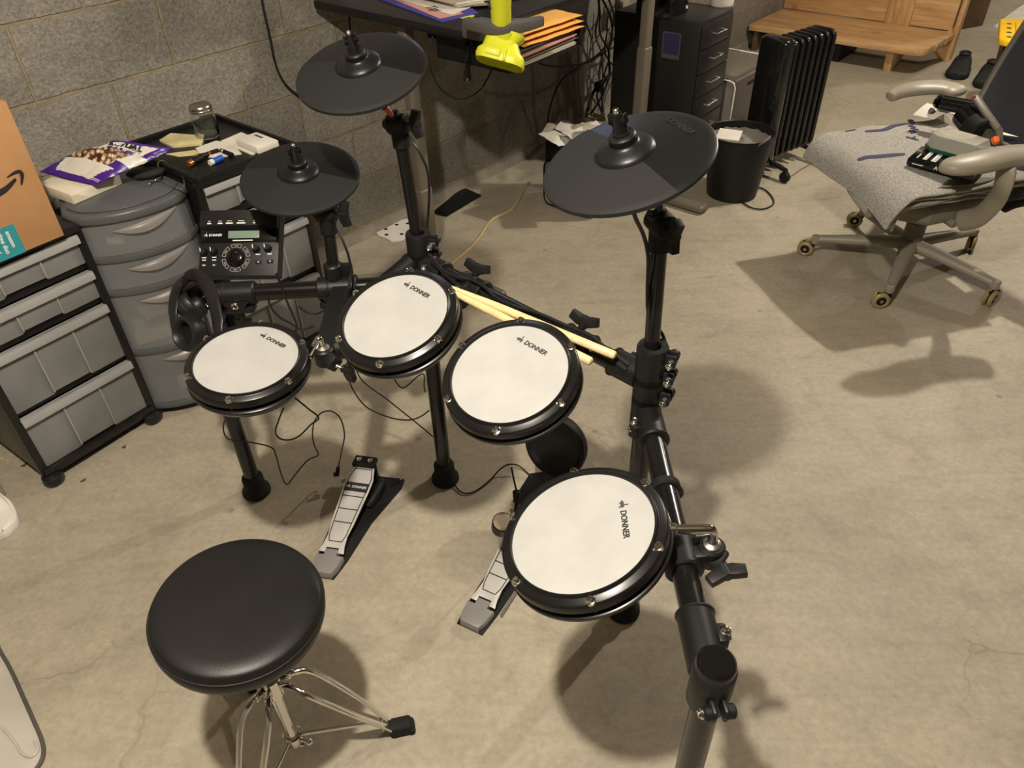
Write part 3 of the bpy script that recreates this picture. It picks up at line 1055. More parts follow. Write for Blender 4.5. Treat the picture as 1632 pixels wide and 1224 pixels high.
for i in range(3):
    an = LEG_A + i * 2 * PI / 3
    m = Matrix.Rotation(an, 4, 'Z') @ Matrix.Diagonal((.84, 1, 1, 1))
    mb = MB()
    for sg in (-1, 1):
        mb.tube([(.022, .006 * sg, .268), (.05, .018 * sg, .262), (.085, .027 * sg, .232), (.16, .021 * sg, .128), (.21, .011 * sg, .052), (.225, .008 * sg, .026)], (lambda u: (.0066, .0052)), 8, m, k=5, flat=(0, 1, 0))
        mb.box((.03, .010 * sg, .266), (.022, .004, .018), m, .001)
    mb.cyl((.205, -.014, .052), (.205, .014, .052), .003, n=10, M=m)
    leg = mb.build('leg', M['chrome'], th)
    mb = MB()
    mb.tube([(.02, 0, .072), (.12, 0, .063), (.2, 0, .053)], (lambda u: (.0036, .0052)), 8, m, smooth=False, flat=(0, 1, 0))
    mb.build('strut', M['chrome'], leg)
    mb = MB()
    mb.box((.247, 0, .0165), (.058, .032, .033), m, .009, 3)
    mb.box((.272, 0, .009), (.018, .034, .018), m, .006, 2)
    mb.build('rubber_foot', M['rubber'], leg)

# ================================================================== pedals
def footboard(mb, li, Lb, w0, w1, m, logo=False):
    # silver plate with outlined panels; y from heel hinge to toe
    outline = [(-w0, .0), (-w0 * .86, .02), (-w0 * .78, .05), (-w0 * .92, .09), (-w1, Lb * .72), (-w1, Lb * .84), (-w1 * .72, Lb), (w1 * .72, Lb), (w1, Lb * .84), (w1, Lb * .72), (w0 * .92, .09), (w0 * .78, .05), (w0 * .86, .02), (w0, 0), (w0 * .5, 0), (w0 * .5, .014), (-w0 * .5, .014), (-w0 * .5, 0)]
    mb.prism(outline, -.004, 0, m, 0, .0012)
    ys = [.045, .085, .118, .15, .183, .2, Lb - .008]
    def wid(y):
        t = (y - .03) / (Lb * .75)
        return (w0 * .62 + (w1 * .86 - w0 * .62) * min(1, max(0, t))) * (1 if y < Lb * .85 else .8)
    def line(p, q, w=.0022):
        p, q = Vector((*p, 0)), Vector((*q, 0))
        d = q - p
        c = (p + q) / 2
        li.box((0, 0, 0), (d.length, w, .0008), m @ Matrix.Translation((c.x, c.y, .0003)) @ Matrix.Rotation(math.atan2(d.y, d.x), 4, 'Z'))
    y0, y1 = .032, Lb - .01
    for sg in (-1, 1):
        pts = [(sg * wid(y0) * .8, y0), (sg * wid(.05), .05), (sg * wid(Lb * .7), Lb * .7), (sg * wid(Lb * .84), Lb * .84), (sg * wid(Lb * .9) * .92, y1)]
        for a, b in zip(pts, pts[1:]):
            line(a, b)
    line((-wid(y0) * .8, y0), (wid(y0) * .8, y0))
    line((-wid(y1) * .9, y1), (wid(y1) * .9, y1))
    for f in (.33, .48, .63):
        y = Lb * f
        line((-wid(y), y), (wid(y), y), .0026)
def pedal(name, label, heel, toe, kick):
    d = (toe - heel)
    d.z = 0
    L = d.length
    d.normalize()
    F = axes(Vector((heel.x, heel.y, 0)), Vector((d.y, -d.x, 0)), d, (0, 0, 1))
    root = thing(name, label, 'pedal', F)
    tilt = R(9)
    m = Matrix.Translation((0, .062, .026)) @ Matrix.Rotation(tilt, 4, 'X')
    mb, li = MB(), MB()
    footboard(mb, li, L - .075, .034, .038, m)
    fb = mb.build('footboard', M['silver'], root)
    Lb = L - .075
    li.box((0, Lb * .74, .0004), (.066, .028, .0008), m)
    li.build('panel_lines', M['ink'], fb)
    mb = MB()
    donner_mark(mb, m @ Matrix.Translation((-.028, Lb * .74, .0008)), .0075)
    mb.build('logo', M['white_ink'], fb)
    mb = MB()
    mb.prism([(-.024, 0), (-.032, .02), (-.036, .055), (-.017, .055), (-.017, .074), (.017, .074), (.017, .055), (.036, .055), (.032, .02), (.024, 0)], 0, .026, Matrix.Translation((0, 0, 0)) @ Matrix.Rotation(R(1.5), 4, 'X'), 0, .004)
    mb.build('heel_plate', M['heel'], root)
    mb = MB()
    mb.prism([(-.028, .0), (-.04, .05), (-.05, L * .75), (-.058, L + .012), (.098, L + .012), (.1, L - .02), (.06, L * .55), (.042, .06), (.028, 0)] if not kick else [(-.034, 0), (-.04, .06), (-.045, L), (.045, L), (.04, .06), (.034, 0)], 0, .006, None, 0, .001)
    mb.build('base_plate', M['black_soft'], root)
    if not kick:
        mb = MB()
        zt = .026 + math.sin(tilt) * Lb
        mb.box((-.004, L - .004, zt + .003), (.064, .036, .014), None, .003)
        mb.cyl((-.03, L - .01, .004), (-.03, L - .01, zt), .007, n=14)
        mb.cyl((.024, L - .01, .004), (.024, L - .01, zt), .007, n=14)
        mb.tube([(.042, L - .02, .02), (.05, L - .05, .035), (.047, L - .09, .03), (.036, L - .11, .016)], .011, 12)
        to = mb.build('toe_block', M['black_soft'], root)
        mb = MB()
        for x in (-.02, .012):
            bolt_at(mb, Vector((x, L - .002, zt + .010)), (0, -.2, 1), .0055)
        for x in (-.05, .088):
            mb.cyl((x, L + .002, .006), (x, L + .002, .024), .0045, n=12, bev=.001)
            mb.lathe([(0, .026), (.006, .025), (.006, .02), (0, .02)], 14, Matrix.Translation((x, L + .002, 0)))
        mb.build('bolt', M['chrome'], to)
    else:
        mb = MB()
        for sg in (-1, 1):
            mb.tube([(.046 * sg, L - .03, .0), (.046 * sg, L - .02, .06), (.04 * sg, L - .018, .1)], .008, 10)
            if sg > 0:
                mb.cyl((.05, .06, .012), (.05, L - .03, .012), .003, n=10)
        mb.cyl((-.046, L - .018, .098), (.046, L - .018, .098), .006, n=14)
        mb.build('frame', M['steel'], root)
        bp = F.inverted() @ at(800, 836, .195)
        tp = bp + F.to_3x3().inverted() @ Vector((.1, -.38, .92))
        mb = MB()
        mb.tube([(0, L - .018, .1), ((bp.x) * .5, (L + bp.y) / 2, .15), bp], .0035, 10)
        mb.build('beater_shaft', M['chrome'], root)
        mb = MB()
        ax = (tp - bp).normalized()
        mb.cyl(bp - ax * .024, bp + ax * .022, .0235, n=28, bev=.003)
        bt = mb.build('beater', M['black_soft'], root)
        mb = MB()
        mb.lathe([(0, .006), (.017, .005), (.0215, 0), (0, 0)], 28, zframe(bp + ax * .0222, ax))
        mb.build('felt_face', M['felt'], bt)
    return F
pedal('hihat_pedal', 'silver and black hi-hat pedal on the floor, just beyond the round stool', at(514, 918, .01), at(588, 752, .03), False)
pedal('kick_pedal', 'silver kick drum pedal half hidden below the nearest white pad', at(748, 1000, .01), at(845, 836, .05), True)
# kick tower
kc = at(884, 712, .215)
kd = Vector((-.5, -.8, .28)).normalized()
kt = thing('kick_tower', 'black kick drum tower with a round pad, between the two right-hand pads', 'kick drum', frame((kc.x, kc.y, 0)))
m = zframe(kc, kd)
mb = MB()
mb.lathe([(0, -.006), (.062, -.006), (.07, -.002), (.076, .006), (.08, .007), (.084, .003), (.085, -.008), (.082, -.022), (.06, -.03), (0, -.03)], 64, m)
mb.build('pad', M['black_soft'], kt, True)
mb = MB()
b0 = kc - kd * .03
mb.tube([b0, b0 - Vector((0, 0, .08)), Vector((kc.x - .0, kc.y - .005, .02))], lambda u: (.03, .014), 12, flat=(kd.y, -kd.x, 0))
mb.build('post', M['black'], kt, True)
mb = MB()
mb.prism([(-.10, -.05), (.10, -.05), (.11, .06), (.04, .12), (-.04, .12), (-.11, .06)], .0, .012, axes((kc.x, kc.y, 0), Vector((-kd.y, kd.x, 0)).normalized() * -1, Vector((-kd.x, -kd.y, 0)).normalized(), (0, 0, 1)), 0, .003)
mb.build('base', M['black'], kt, True)
# ================================================================== more materials
def make_frost():
    m, h = blank('frosted_grey_plastic', .32)
    o = h.n('TexCoord').outputs['Object']
    c = h.ramp(h.noise(o, 5, 3), [(.3, srgb(132, 132, 131)), (.7, srgb(152, 151, 149))])
    h.l(c, h.b.inputs['Base Color'])
    h.b.inputs['Alpha'].default_value = .66
    return m
M['frost'] = make_frost()
M['frost_lip'] = mat('frosted_grey_handle', srgb(158, 157, 154), .35, alpha=.94)
M['grey_plastic'] = mat('grey_storage_plastic', srgb(84, 86, 87), .36)
M['grip'] = mat('clear_grey_grip', srgb(160, 155, 148), .3, alpha=.5)
M['grey_frost'] = mat('clear_grey_drawer', srgb(140, 141, 141), .22, alpha=.5)
M['cart'] = mat('black_cart_plastic', (.008, .0078, .0076), .34)
M['card'] = mat('brown_cardboard', srgb(174, 130, 86), .85, bump=.1, bscale=60, var=.08)
M['teal'] = mat('teal_parcel_tape', srgb(52, 140, 148), .35)
M['purple'] = mat('purple_snack_foil', srgb(70, 32, 128), .32)
M['foil_white'] = mat('white_snack_foil', srgb(212, 206, 194), .32)
M['popcorn'] = make_popcorn()
M['carton'] = mat('white_carton', srgb(222, 212, 190), .7)
M['paper'] = mat('white_paper', srgb(226, 219, 206), .8, var=.08)
M['paper_grey'] = mat('grey_paper', srgb(176, 166, 150), .8, var=.12)
M['cream'] = mat('cream_paper', srgb(214, 202, 150), .8, var=.15, vscale=20)
M['pink'] = mat('pink_paper', srgb(206, 152, 138), .8)
M['blue_folder'] = mat('blue_folder', srgb(70, 66, 150), .5)
M['glass'] = mat('clear_glass', (.95, .97, .96), .02, trans=1.0, ior=1.45)
M['clear'] = mat('clear_plastic', (.8, .8, .78), .12, alpha=.32)
M['tin'] = mat('tin_lid', srgb(190, 182, 168), .28, 1.0)
M['copper'] = mat('copper_battery_end', srgb(190, 122, 70), .35, .8)
M['blue'] = mat('blue_wrapper', srgb(34, 84, 190), .4)
M['chair_grey'] = mat('grey_chair_plastic', srgb(146, 138, 122), .42, bump=.05, bscale=400)
M['chair_dark'] = mat('dark_grey_chair_frame', srgb(104, 98, 86), .45)
M['tyre'] = mat('amber_caster_tyre', srgb(150, 134, 92), .35)
M['heather'] = make_heather('heather_grey_cloth', srgb(94, 91, 86), srgb(178, 173, 163))
M['navy_ink'] = mat('navy_print', srgb(66, 66, 92), .9)
M['mesh_back'] = None
M['orange'] = mat('orange_plastic', srgb(240, 106, 40), .4)
M['green'] = mat('dark_green_plastic', srgb(20, 74, 62), .35)
M['lime'] = mat('lime_yellow_plastic', srgb(222, 224, 52), .42)
M['tool_grey'] = mat('dark_grey_tool_plastic', srgb(84, 80, 74), .5)
M['manila'] = mat('manila_envelope', srgb(232, 172, 82), .7, var=.08)
M['desk_col'] = mat('grey_desk_steel', srgb(112, 103, 90), .42, .2)
M['desk_top'] = mat('black_desk_top', (.009, .0087, .0085), .34)
M['cab'] = mat('dark_cabinet_steel', (.013, .0122, .0118), .38)
M['navy_sticker'] = mat('dark_blue_sticker', srgb(52, 48, 84), .35)
M['bin'] = mat('black_waste_bin', (.0075, .0072, .007), .45, spec=.4, bump=.05, bscale=300)
M['bag_film'] = mat('crumpled_bin_bag', srgb(150, 144, 134), .3, bump=.8, bscale=40, alpha=.85)
M['heater'] = mat('gloss_black_enamel', (.010, .0098, .0095), .13, coat=.4)
M['pc_grey'] = mat('dark_grey_machine', srgb(84, 76, 68), .42)
M['pc_panel'] = mat('grey_machine_panel', srgb(140, 132, 120), .45)
M['white_plastic'] = mat('white_plastic', srgb(228, 222, 210), .35)
M['pine'] = make_wood('pine_boards', srgb(172, 130, 86), srgb(196, 155, 106), srgb(212, 175, 128), 1.0, (1.2, 10, 10), .5)
M['pine_v'] = make_wood('pine_upright', srgb(172, 130, 86), srgb(196, 155, 106), srgb(212, 175, 128), 1.0, (10, 10, 1.2), .5)
M['ply'] = make_wood('brown_plywood', srgb(84, 62, 38), srgb(98, 74, 46), srgb(110, 84, 54), .8, (6, 6, 1), .6)
M['shoe'] = mat('black_shoe_fabric', (.012, .0115, .011), .8, bump=.3, bscale=300)
M['yellow'] = mat('yellow_tote_lid', srgb(246, 196, 30), .4)
M['sheet'] = mat('pale_grey_sheet', srgb(196, 188, 176), .35, var=.12, vscale=5, alpha=.9)
M['sole'] = mat('white_shoe_sole', srgb(226, 222, 214), .5)
def make_chair_mesh():
    m, h = blank('dark_blue_woven_mesh', .6)
    o = h.n('TexCoord').outputs['Object']
    w = h.n('TexWave', Scale=70.0, wave_type='BANDS', bands_direction='Y', Distortion=1.0)
    h.l(o, w.inputs['Vector'])
    c = h.ramp(w.outputs['Fac'], [(.2, (.010, .011, .016)), (.8, (.028, .03, .042))])
    h.l(c, h.b.inputs['Base Color'])
    bp = h.n('Bump', Strength=.5, Distance=.002)
    h.l(w.outputs['Fac'], bp.inputs['Height'])
    h.l(bp.outputs['Normal'], h.b.inputs['Normal'])
    return m
M['mesh_back'] = make_chair_mesh()

# ================================================================== drawer carts
def front_frame(a, b):
    a, b = Vector((a[0], a[1], 0)), Vector((b[0], b[1], 0))
    x = (b - a).normalized()
    return axes(a, x, Vector((-x.y, x.x, 0)), (0, 0, 1)), (b - a).length
def flat_cart(name, label, a, b, depth, levels, top, casters, lip=.022, rim=0.0, wheel=True):
    F, W = front_frame(a, b)
    root = thing(name, label, 'drawer unit', F, 'plastic drawer units by the block wall')
    e = .010
    mb = MB()
    for x in (-e, W + e):
        mb.box((x, depth / 2 + .006, (top + .035) / 2), (.012, depth, top - .035), None, .004)
        mb.box((x, .006, (top + .035) / 2), (.022, .018, top - .04), None, .004)
    mb.box((W / 2, depth, (top + .05) / 2), (W + 2 * e, .01, top - .05))
    mb.box((W / 2, depth / 2, .045), (W + 2 * e + .01, depth + .02, .026), None, .006)
    mb.box((W / 2, depth / 2 + .004, top - .006), (W + 2 * e + .012, depth + .03, .022), None, .006)
    if rim:
        for q, s in (((W / 2, -.006, top + rim / 2), (W + 2 * e + .012, .012, rim)), ((W / 2, depth + .012, top + rim / 2), (W + 2 * e + .012, .012, rim)), ((-e, depth / 2, top + rim / 2), (.012, depth + .03, rim)), ((W + e, depth / 2, top + rim / 2), (.012, depth + .03, rim))):
            mb.box(q, s, None, .004)
    prev = .04
    for z0, z1 in levels:
        mb.box((W / 2, depth / 2 + .01, (prev + z0) / 2), (W + 2 * e, depth - .01, max(.008, (z0 - prev) * .8)))
        prev = z1
    mb.build('frame', M['cart'], root)
    for z0, z1 in levels:
        mb = MB()
        h = z1 - z0
        third = W / 3
        # front: three panels, the middle one a touch proud and cut shallower at the bottom
        mb.box((third * .5, .004, (z0 + z1) / 2), (third - .002, .006, h), None, .0015)
        mb.box((W - third * .5, .004, (z0 + z1) / 2), (third - .002, .006, h), None, .0015)
        mb.box((W / 2, .002, (z0 + z1) / 2 + .004), (third + .002, .006, h - .008), None, .0015)
        for x in (third, 2 * third):
            mb.box((x, .0005, (z0 + z1) / 2 + .003), (.0042, .011, h - .008), None, .0012, mi=1)
        for x in (.003, W - .003):
            mb.box((x, depth / 2, (z0 + z1) / 2 - h * .04), (.004, depth - .03, h * .9))
        mb.box((W / 2, depth / 2, z0 + .004), (W - .008, depth - .03, .004))
        dr = mb.build('drawer', [M['frost'], M['frost_lip']], root)
        mb = MB()
        mb.prism([(-.013, 0), (-.013, lip * .55), (-.009, lip), (.01, lip), (.01, 0), (.006, 0), (.006, lip * .6), (-.004, lip * .6), (-.008, 0)], -.002, W + .002, axes((0, 0, z1 - lip), (0, 1, 0), (0, 0, 1), (1, 0, 0)), 0, 0)
        mb.build('handle_lip', M['frost_lip'], dr)
    for x in (.0, W):
        for y in (.0, depth - .02):
            mb = MB()
            if wheel:
                mb.lathe([(0, .0), (.018, .0), (.026, .006), (.029, .016), (.027, .03), (.018, .036), (0, .036)], 24, Matrix.Translation((x, y, 0)))
            mb.build('caster', M['cart'], root)
    return F, W
F1, W1 = flat_cart('drawer_cart', 'black framed cart of grey drawers at the left edge, under the cardboard box', (-1.316, 1.546), (-1.124, 1.803), .34, [(.06, .235), (.255, .432), (.455, .538), (.562, .645)], .668, True)
c3a, c3b = wp(.94, 1.94), wp(1.24, 1.94)
F3, W3 = flat_cart('drawer_cart', 'black framed cart of grey drawers holding the glass jar, behind the drum module', (c3a.x, c3a.y), (c3b.x, c3b.y), .39, [(.06, .275), (.30, .475), (.50, .565), (.595, .68)], .70, True, .018, .016)

# grey rounded tower between the two
F2, W2 = front_frame((-1.147, 1.828), (-.882, 1.990))
tower = thing('drawer_tower', 'grey plastic drawer tower with a bowed front, between the two black framed carts', 'drawer unit', F2, 'plastic drawer units by the block wall')
D2 = .30
def bow(u, z=0, off=0.0):                    # bowed front outline, u from left to right
    x = W2 * u
    c = min(u, 1 - u)
    y = -.058 * (1 - (2 * u - 1) ** 2) + (.028 * (1 - c / .12) ** 2 if c < .12 else 0)
    return Vector((x, y - off, z))
def bow_poly(off=0.0, back=.0, k=28):
    pts = [bow(i / k, 0, off) for i in range(k + 1)]
    pts = [(p.x + (p.x / W2 - .5) * 2 * off, p.y) for p in pts]
    return pts + [(W2 - .090 + off - back, D2 - .005), (.02 - off + back, D2)]
mb = MB()
mb.prism(bow_poly(.006), .655, .684, None, 0, .009, 3)
mb.prism(bow_poly(-.012), .684, .690, None, 0, .003)
mb.prism(bow_poly(.004), .03, .05, None, 0, .004)
for z in (.2455, .4495, .5525):
    mb.prism(bow_poly(.003), z - .0105, z + .0105, None, 0, .004)
mb.box((.014, D2 / 2, .35), (.012, D2, .62), None, .004)
mb.prism([(W2 - .012, .0), (W2 - .002, .02), (W2 - .108, D2 - .02), (W2 - .118, D2 - .02)], .04, .66)
mb.box((W2 / 2 - .045, D2 - .016, .35), (W2 - .13, .01, .62))
mb.build('frame', M['grey_plastic'], tower)
def arc_f(z0, z1, off=-.0015, u0=.012, u1=.988):
    return lambda u, v: bow(u0 + (u1 - u0) * u, z0 + (z1 - z0) * v, off)
for z0, z1 in ((.052, .234), (.257, .438), (.461, .541), (.564, .655)):
    mb = MB()
    mb.grid(arc_f(z0, z1), 32, 2, None, 0, .003)
    mb.prism([(.03, -.02), (W2 - .03, -.02), (W2 - .03, .03), (W2 - .12, D2 - .04), (.04, D2 - .04)], z0 + .004, z0 + .008)
    mb.box((.03, D2 / 2, (z0 + z1) / 2 - .008), (.004, D2 - .03, (z1 - z0) * .8))
    mb.prism([(W2 - .022, .0), (W2 - .018, .0), (W2 - .122, D2 - .04), (W2 - .126, D2 - .04)], z0 + .01, z1 - .02)
    dr = mb.build('drawer', M['grey_frost'], tower)
    mb = MB()                                 # scooped finger grip, a pointed leaf shape on the bow
    def grip(u, v):
        uu = .30 + .56 * u
        w = math.sin(PI * u) ** .9
        zt = z1 - .004 - .016 * (1 - u) ** 2
        b = bow(uu, zt - .026 * w * v, .002 + .010 * w * math.sin(PI * min(v, .5)))
        return b
    mb.grid(grip, 20, 6, None, 0, .002)
    mb.build('grip', M['grip'], dr)
for x, y in ((.03, -.005), (W2 - .03, -.005), (.035, D2 - .03), (W2 - .12, D2 - .05)):
    mb = MB()
    mb.cyl((x - .011, y, .016), (x + .011, y, .016), .016, n=20, bev=.003)
    mb.box((x, y, .027), (.028, .022, .012), None, .003)
    mb.build('caster', M['cart'], tower)
# things seen dimly through the tower's drawers
def slab_thing(name, label, cat, c, size, m, rz=0, grp=None, F=None, bev=.002):
    mb = MB()
    mb.box(c, size, F, bev, rz=rz)
    return one(name, mb, m, label, cat, grp)
slab_thing('notebook', 'pinkish notebook inside the third drawer of the grey tower', 'notebook', (W2 * .55, .05, .355), (.19, .15, .012), M['pink'], .2, None, F2)
slab_thing('paper_pile', 'stack of pale papers in the deep third drawer of the grey tower', 'papers', (W2 * .5, .06, .279), (.2, .19, .024), M['carton'], -.1, None, F2)
slab_thing('notecard', 'small pale card inside the lowest drawer of the grey tower', 'card', (W2 * .42, -.035, .105), (.035, .004, .05), M['carton'], .1, None, F2)
mb = MB()
mb.cyl((W2 * .24, -.005, .590), (W2 * .36, -.018, .590), .012, n=16, M=F2)
one('glue_stick', mb, M['white_plastic'], 'small white tube lying in the top drawer of the grey tower', 'tube')

# ------------------------------------------------------------------ cardboard box
bx, by = at(103, 375, .6695), None
bxd = (F1.col[0].xyz)
bF = axes(bx, bxd, F1.col[1].xyz, (0, 0, 1))
box = thing('cardboard_box', 'brown cardboard parcel box with a black arrow and teal tape, on the left drawer cart', 'box', bF)
BW, BD, BH = .34, .24, .335
mb = MB()
mb.box((-BW / 2, BD / 2, BH / 2), (BW, BD, BH), None, .002)
mb.build('carton', M['card'], box)
def on_face(px, py):                          # local (x, z) on the front face
    p = bF.inverted() @ onplane(px, py, bF.translation, bF.col[1].xyz)
    return p.x, p.z
FFc = axes((0, -.0006, 0), (1, 0, 0), (0, 0, 1), (0, -1, 0))      # face plane: x right, y up, z out
tp = [on_face(x, y) for x, y in ((41, 399), (21.5, 356), (-60, 388), (-40, 440))]
mb = MB()
x0 = tp[0][0]
mb.prism([(x0, .0), (x0, tp[1][1]), (-BW, tp[1][1]), (-BW, 0)], 0, .0003, FFc)
tape = mb.build('tape', M['teal'], box)
mb = MB()
mb.text('amazon', .0135, FFc @ Matrix.Translation((x0 - .020, .042, .0004)) @ Matrix.Rotation(R(-90), 4, 'Z'), .0002, weight=.0004)
mb.text('prime duo', .0145, FFc @ Matrix.Translation((x0 - .038, .042, .0004)) @ Matrix.Rotation(R(-90), 4, 'Z'), .0002, weight=.0004)
arcp = [Vector((x0 - .052 + .006 * (1 - (2 * i / 8 - 1) ** 2) * -1, .018 + .045 * i / 8, .0005)) for i in range(9)]
mb.tube(arcp, .0011, 6, FFc, smooth=False)
mb.build('lettering', M['white_ink'], tape)
mb = MB()
mb.text('P', .02, FFc @ Matrix.Translation((x0 - .058, tp[1][1] - .012, .0004)) @ Matrix.Rotation(R(-90), 4, 'Z'), .0002, weight=.001)
mb.build('lettering', M['ink'], tape)
# arrow: a curved stroke and its bent head
def stroke(pts, ws):
    P = [Vector((*on_face(x, y), 0)) for x, y in pts]
    P = catmull(P, 6)
    t = MB()
    L, Rr = [], []
    for i, p in enumerate(P):
        d = (P[min(i + 1, len(P) - 1)] - P[max(i - 1, 0)]).normalized()
        s = Vector((-d.y, d.x, 0))
        f = i / (len(P) - 1) * (len(ws) - 1)
        k = min(int(f), len(ws) - 2)
        w = ws[k] + (ws[k + 1] - ws[k]) * (f - k)
        L.append((p + s * w).xy)
        Rr.append((p - s * w).xy)
    return [tuple(q) for q in L] + [tuple(q) for q in Rr[::-1]]
mb = MB()
mb.prism(stroke([(-75, 328), (-40, 326), (-15, 314), (8, 302), (25, 285)], [.004, .009, .009, .0065, .003]), 0, .0004, FFc)
mb.prism(stroke([(11, 283), (22, 276), (31, 273.5), (35, 280), (34, 295)], [.001, .0035, .0045, .0045, .0015]), 0, .0004, FFc)
mb.build('logo', M['ink'], box)

# ------------------------------------------------------------------ things on the grey tower
ZT = .691
cc = [at(x, y, ZT) for x, y in ((118, 326), (195, 293), (150, 268), (75, 295))]
cdx = (cc[1] - cc[0]).normalized()
cF = axes(cc[0], cdx, Vector((-cdx.y, cdx.x, 0)), (0, 0, 1))
cl_ = (cc[1] - cc[0]).length
carton = thing('white_carton', 'flat white carton with an open flap under the purple snack bag', 'box', cF)
mb = MB()
mb.box((cl_ * .5, .075, .014), (cl_, .15, .028), None, .001)
mb.build('carton', M['carton'], carton)
mb = MB()
mb.prism([(0, 0), (.05, 0), (.012, .024), (-.006, .026)], -.0006, .0006, axes((.002, -.0012, .001), (1, 0, 0), (0, -.2, 1), (0, -1, -.2)), 0, 0)
mb.build('flap', M['carton'], carton)

bp = [at(x, y, z) for x, y, z in ((62, 274, .728), (152, 296, .722), (277, 236, .775), (182, 224, .80))]
bag = thing('snack_bag', 'purple and white bag of popcorn lying on the grey drawer tower', 'snack bag', frame((bp[0] + bp[1] + bp[2] + bp[3]) / 4))
def bag_pt(u, v, side):
    p = (bp[0].lerp(bp[1], v)).lerp(bp[3].lerp(bp[2], v), u)
    w = max(0, math.sin(PI * u)) ** .6 * max(0, math.sin(PI * v)) ** .55
    sw = .2 + .8 * max(0, 1 - abs(u - .42) / .62)
    h = .036 * w * sw
    n = noise.noise((u * 5, v * 5, 1.3 + side)) * .006 * w + .0025 * noise.noise((u * 14, v * 14, 7)) + .006 * noise.noise((u * 2.2, v * 2, 3)) 
    return p + Vector((0, 0, (h + n) if side > 0 else -.010 * w))
def bag_mi(u, v):
    # 0 purple 1 white 2 printed popcorn
    if u < .07:
        return 0
    e = .16 + .10 * abs(v - .5)
    if u < .30:
        lim = .10 + .55 * max(0, (.30 - u)) 
        return 1 if lim < v < 1 - lim * .8 else 0
    if u < .60:
        if .1 < v < .82:
            return 2
        return 1 if v >= .82 and u > .42 else 0
    if u < .66:
        return 0 if .02 < v < .8 else 1
    if u < .90:
        return 1 if .06 < v < .86 else 0
    return 0
mb = MB()
mb.grid(lambda u, v: bag_pt(u, v, 1), 90, 60, fmi=bag_mi)
mb.grid(lambda u, v: bag_pt(u, v, -1), 24, 16, fmi=lambda u, v: 0)
mb.build('pouch', [M['purple'], M['foil_white'], M['popcorn']], bag, True)
def bag_frame(u, v, up=.0012):
    p = bag_pt(u, v, 1)
    tx = bag_pt(u, min(1, v + .03), 1) - bag_pt(u, v - .03, 1)
    ty = bag_pt(u + .03, v, 1) - bag_pt(u - .03, v, 1)
    n = tx.cross(ty).normalized()
    tx.normalize()
    return axes(p + n * up, tx, n.cross(tx), n)
mb = MB()
for i, ch in enumerate('ACTUAL'):
    mb.text(ch, .0235, bag_frame(.785, .26 + .095 * i, .002), .0006, weight=.0011)
mb.build('lettering', M['ink'], bag, True)
mb = MB()
for i, ch in enumerate('POPCORN'):
    mb.text(ch, .0115, bag_frame(.635, .22 + .078 * i, .002), .0005, weight=.0004)
for i in range(4):
    for j in range(2):
        mb.box((0, 0, 0), (.012, .0018, .0006), bag_frame(.06 + .022 * j, .80 + .05 * i, .0022))
for i in range(9):
    an = i * .7
    mb.tube([Vector((.008 * math.cos(an + k * .8) * (1 - k * .12), .008 * math.sin(an + k * .8) * (1 - k * .12), 0)) for k in range(5)], .0007, 5, bag_frame(.66 + .018 * (i % 3), .80 + .03 * (i // 3), .002))
mb.build('fine_print', M['white_ink'], bag, True)
mb = MB()
for i in range(5):
    an = i * 1.3
    mb.tube([Vector((.009 * math.cos(an + k * .9) * (1 - k * .14), .009 * math.sin(an + k * .9) * (1 - k * .14), 0)) for k in range(6)], .0006, 5, bag_frame(.70 + .03 * (i % 3), .70 + .035 * i / 2, .0022))
mb.build('line_art', M['ink'], bag, True)

pouch_c = at(236, 276, ZT + .012)
pF = frame(pouch_c, R(30))
pouch = thing('key_pouch', 'small black pouch with a metal ring and chain beside the snack bag', 'pouch', pF)
mb = MB()
mb.ball((0, 0, 0), .04, None, 0, (1.15, .62, .34), 28, 16)
mb.ball((-.03, .01, .004), .024, None, 0, (1.1, .8, .4))
mb.build('body', M['shoe'], pouch)
mb = MB()
rc = at(258, 262, ZT + .02)
mb.tube([rc + Vector((.011 * math.cos(a), .011 * math.sin(a) * .8, .008 * math.sin(a))) for a in [i * PI / 6 for i in range(12)]], .0014, 8, None, 0, 3, closed=True)
mb.tube([at(x, y, ZT + z) for x, y, z in ((238, 293, .006), (248, 287, .006), (262, 291, .004), (280, 299, .004), (290, 301, .004), (294, 294, .01), (291, 280, .012), (283, 268, .014))], .0019, 8)
mb.ball(at(238, 293, ZT + .006), .004)
mb.build('ring_and_chain', M['chrome'], pouch, True)
mb = MB()
mb.tube([at(x, y, ZT + z) for x, y, z in ((252, 268, .012), (258, 280, .006), (252, 288, .004), (243, 284, .004))], .0026, 8)
mb.build('strap', M['rubber'], pouch, True)

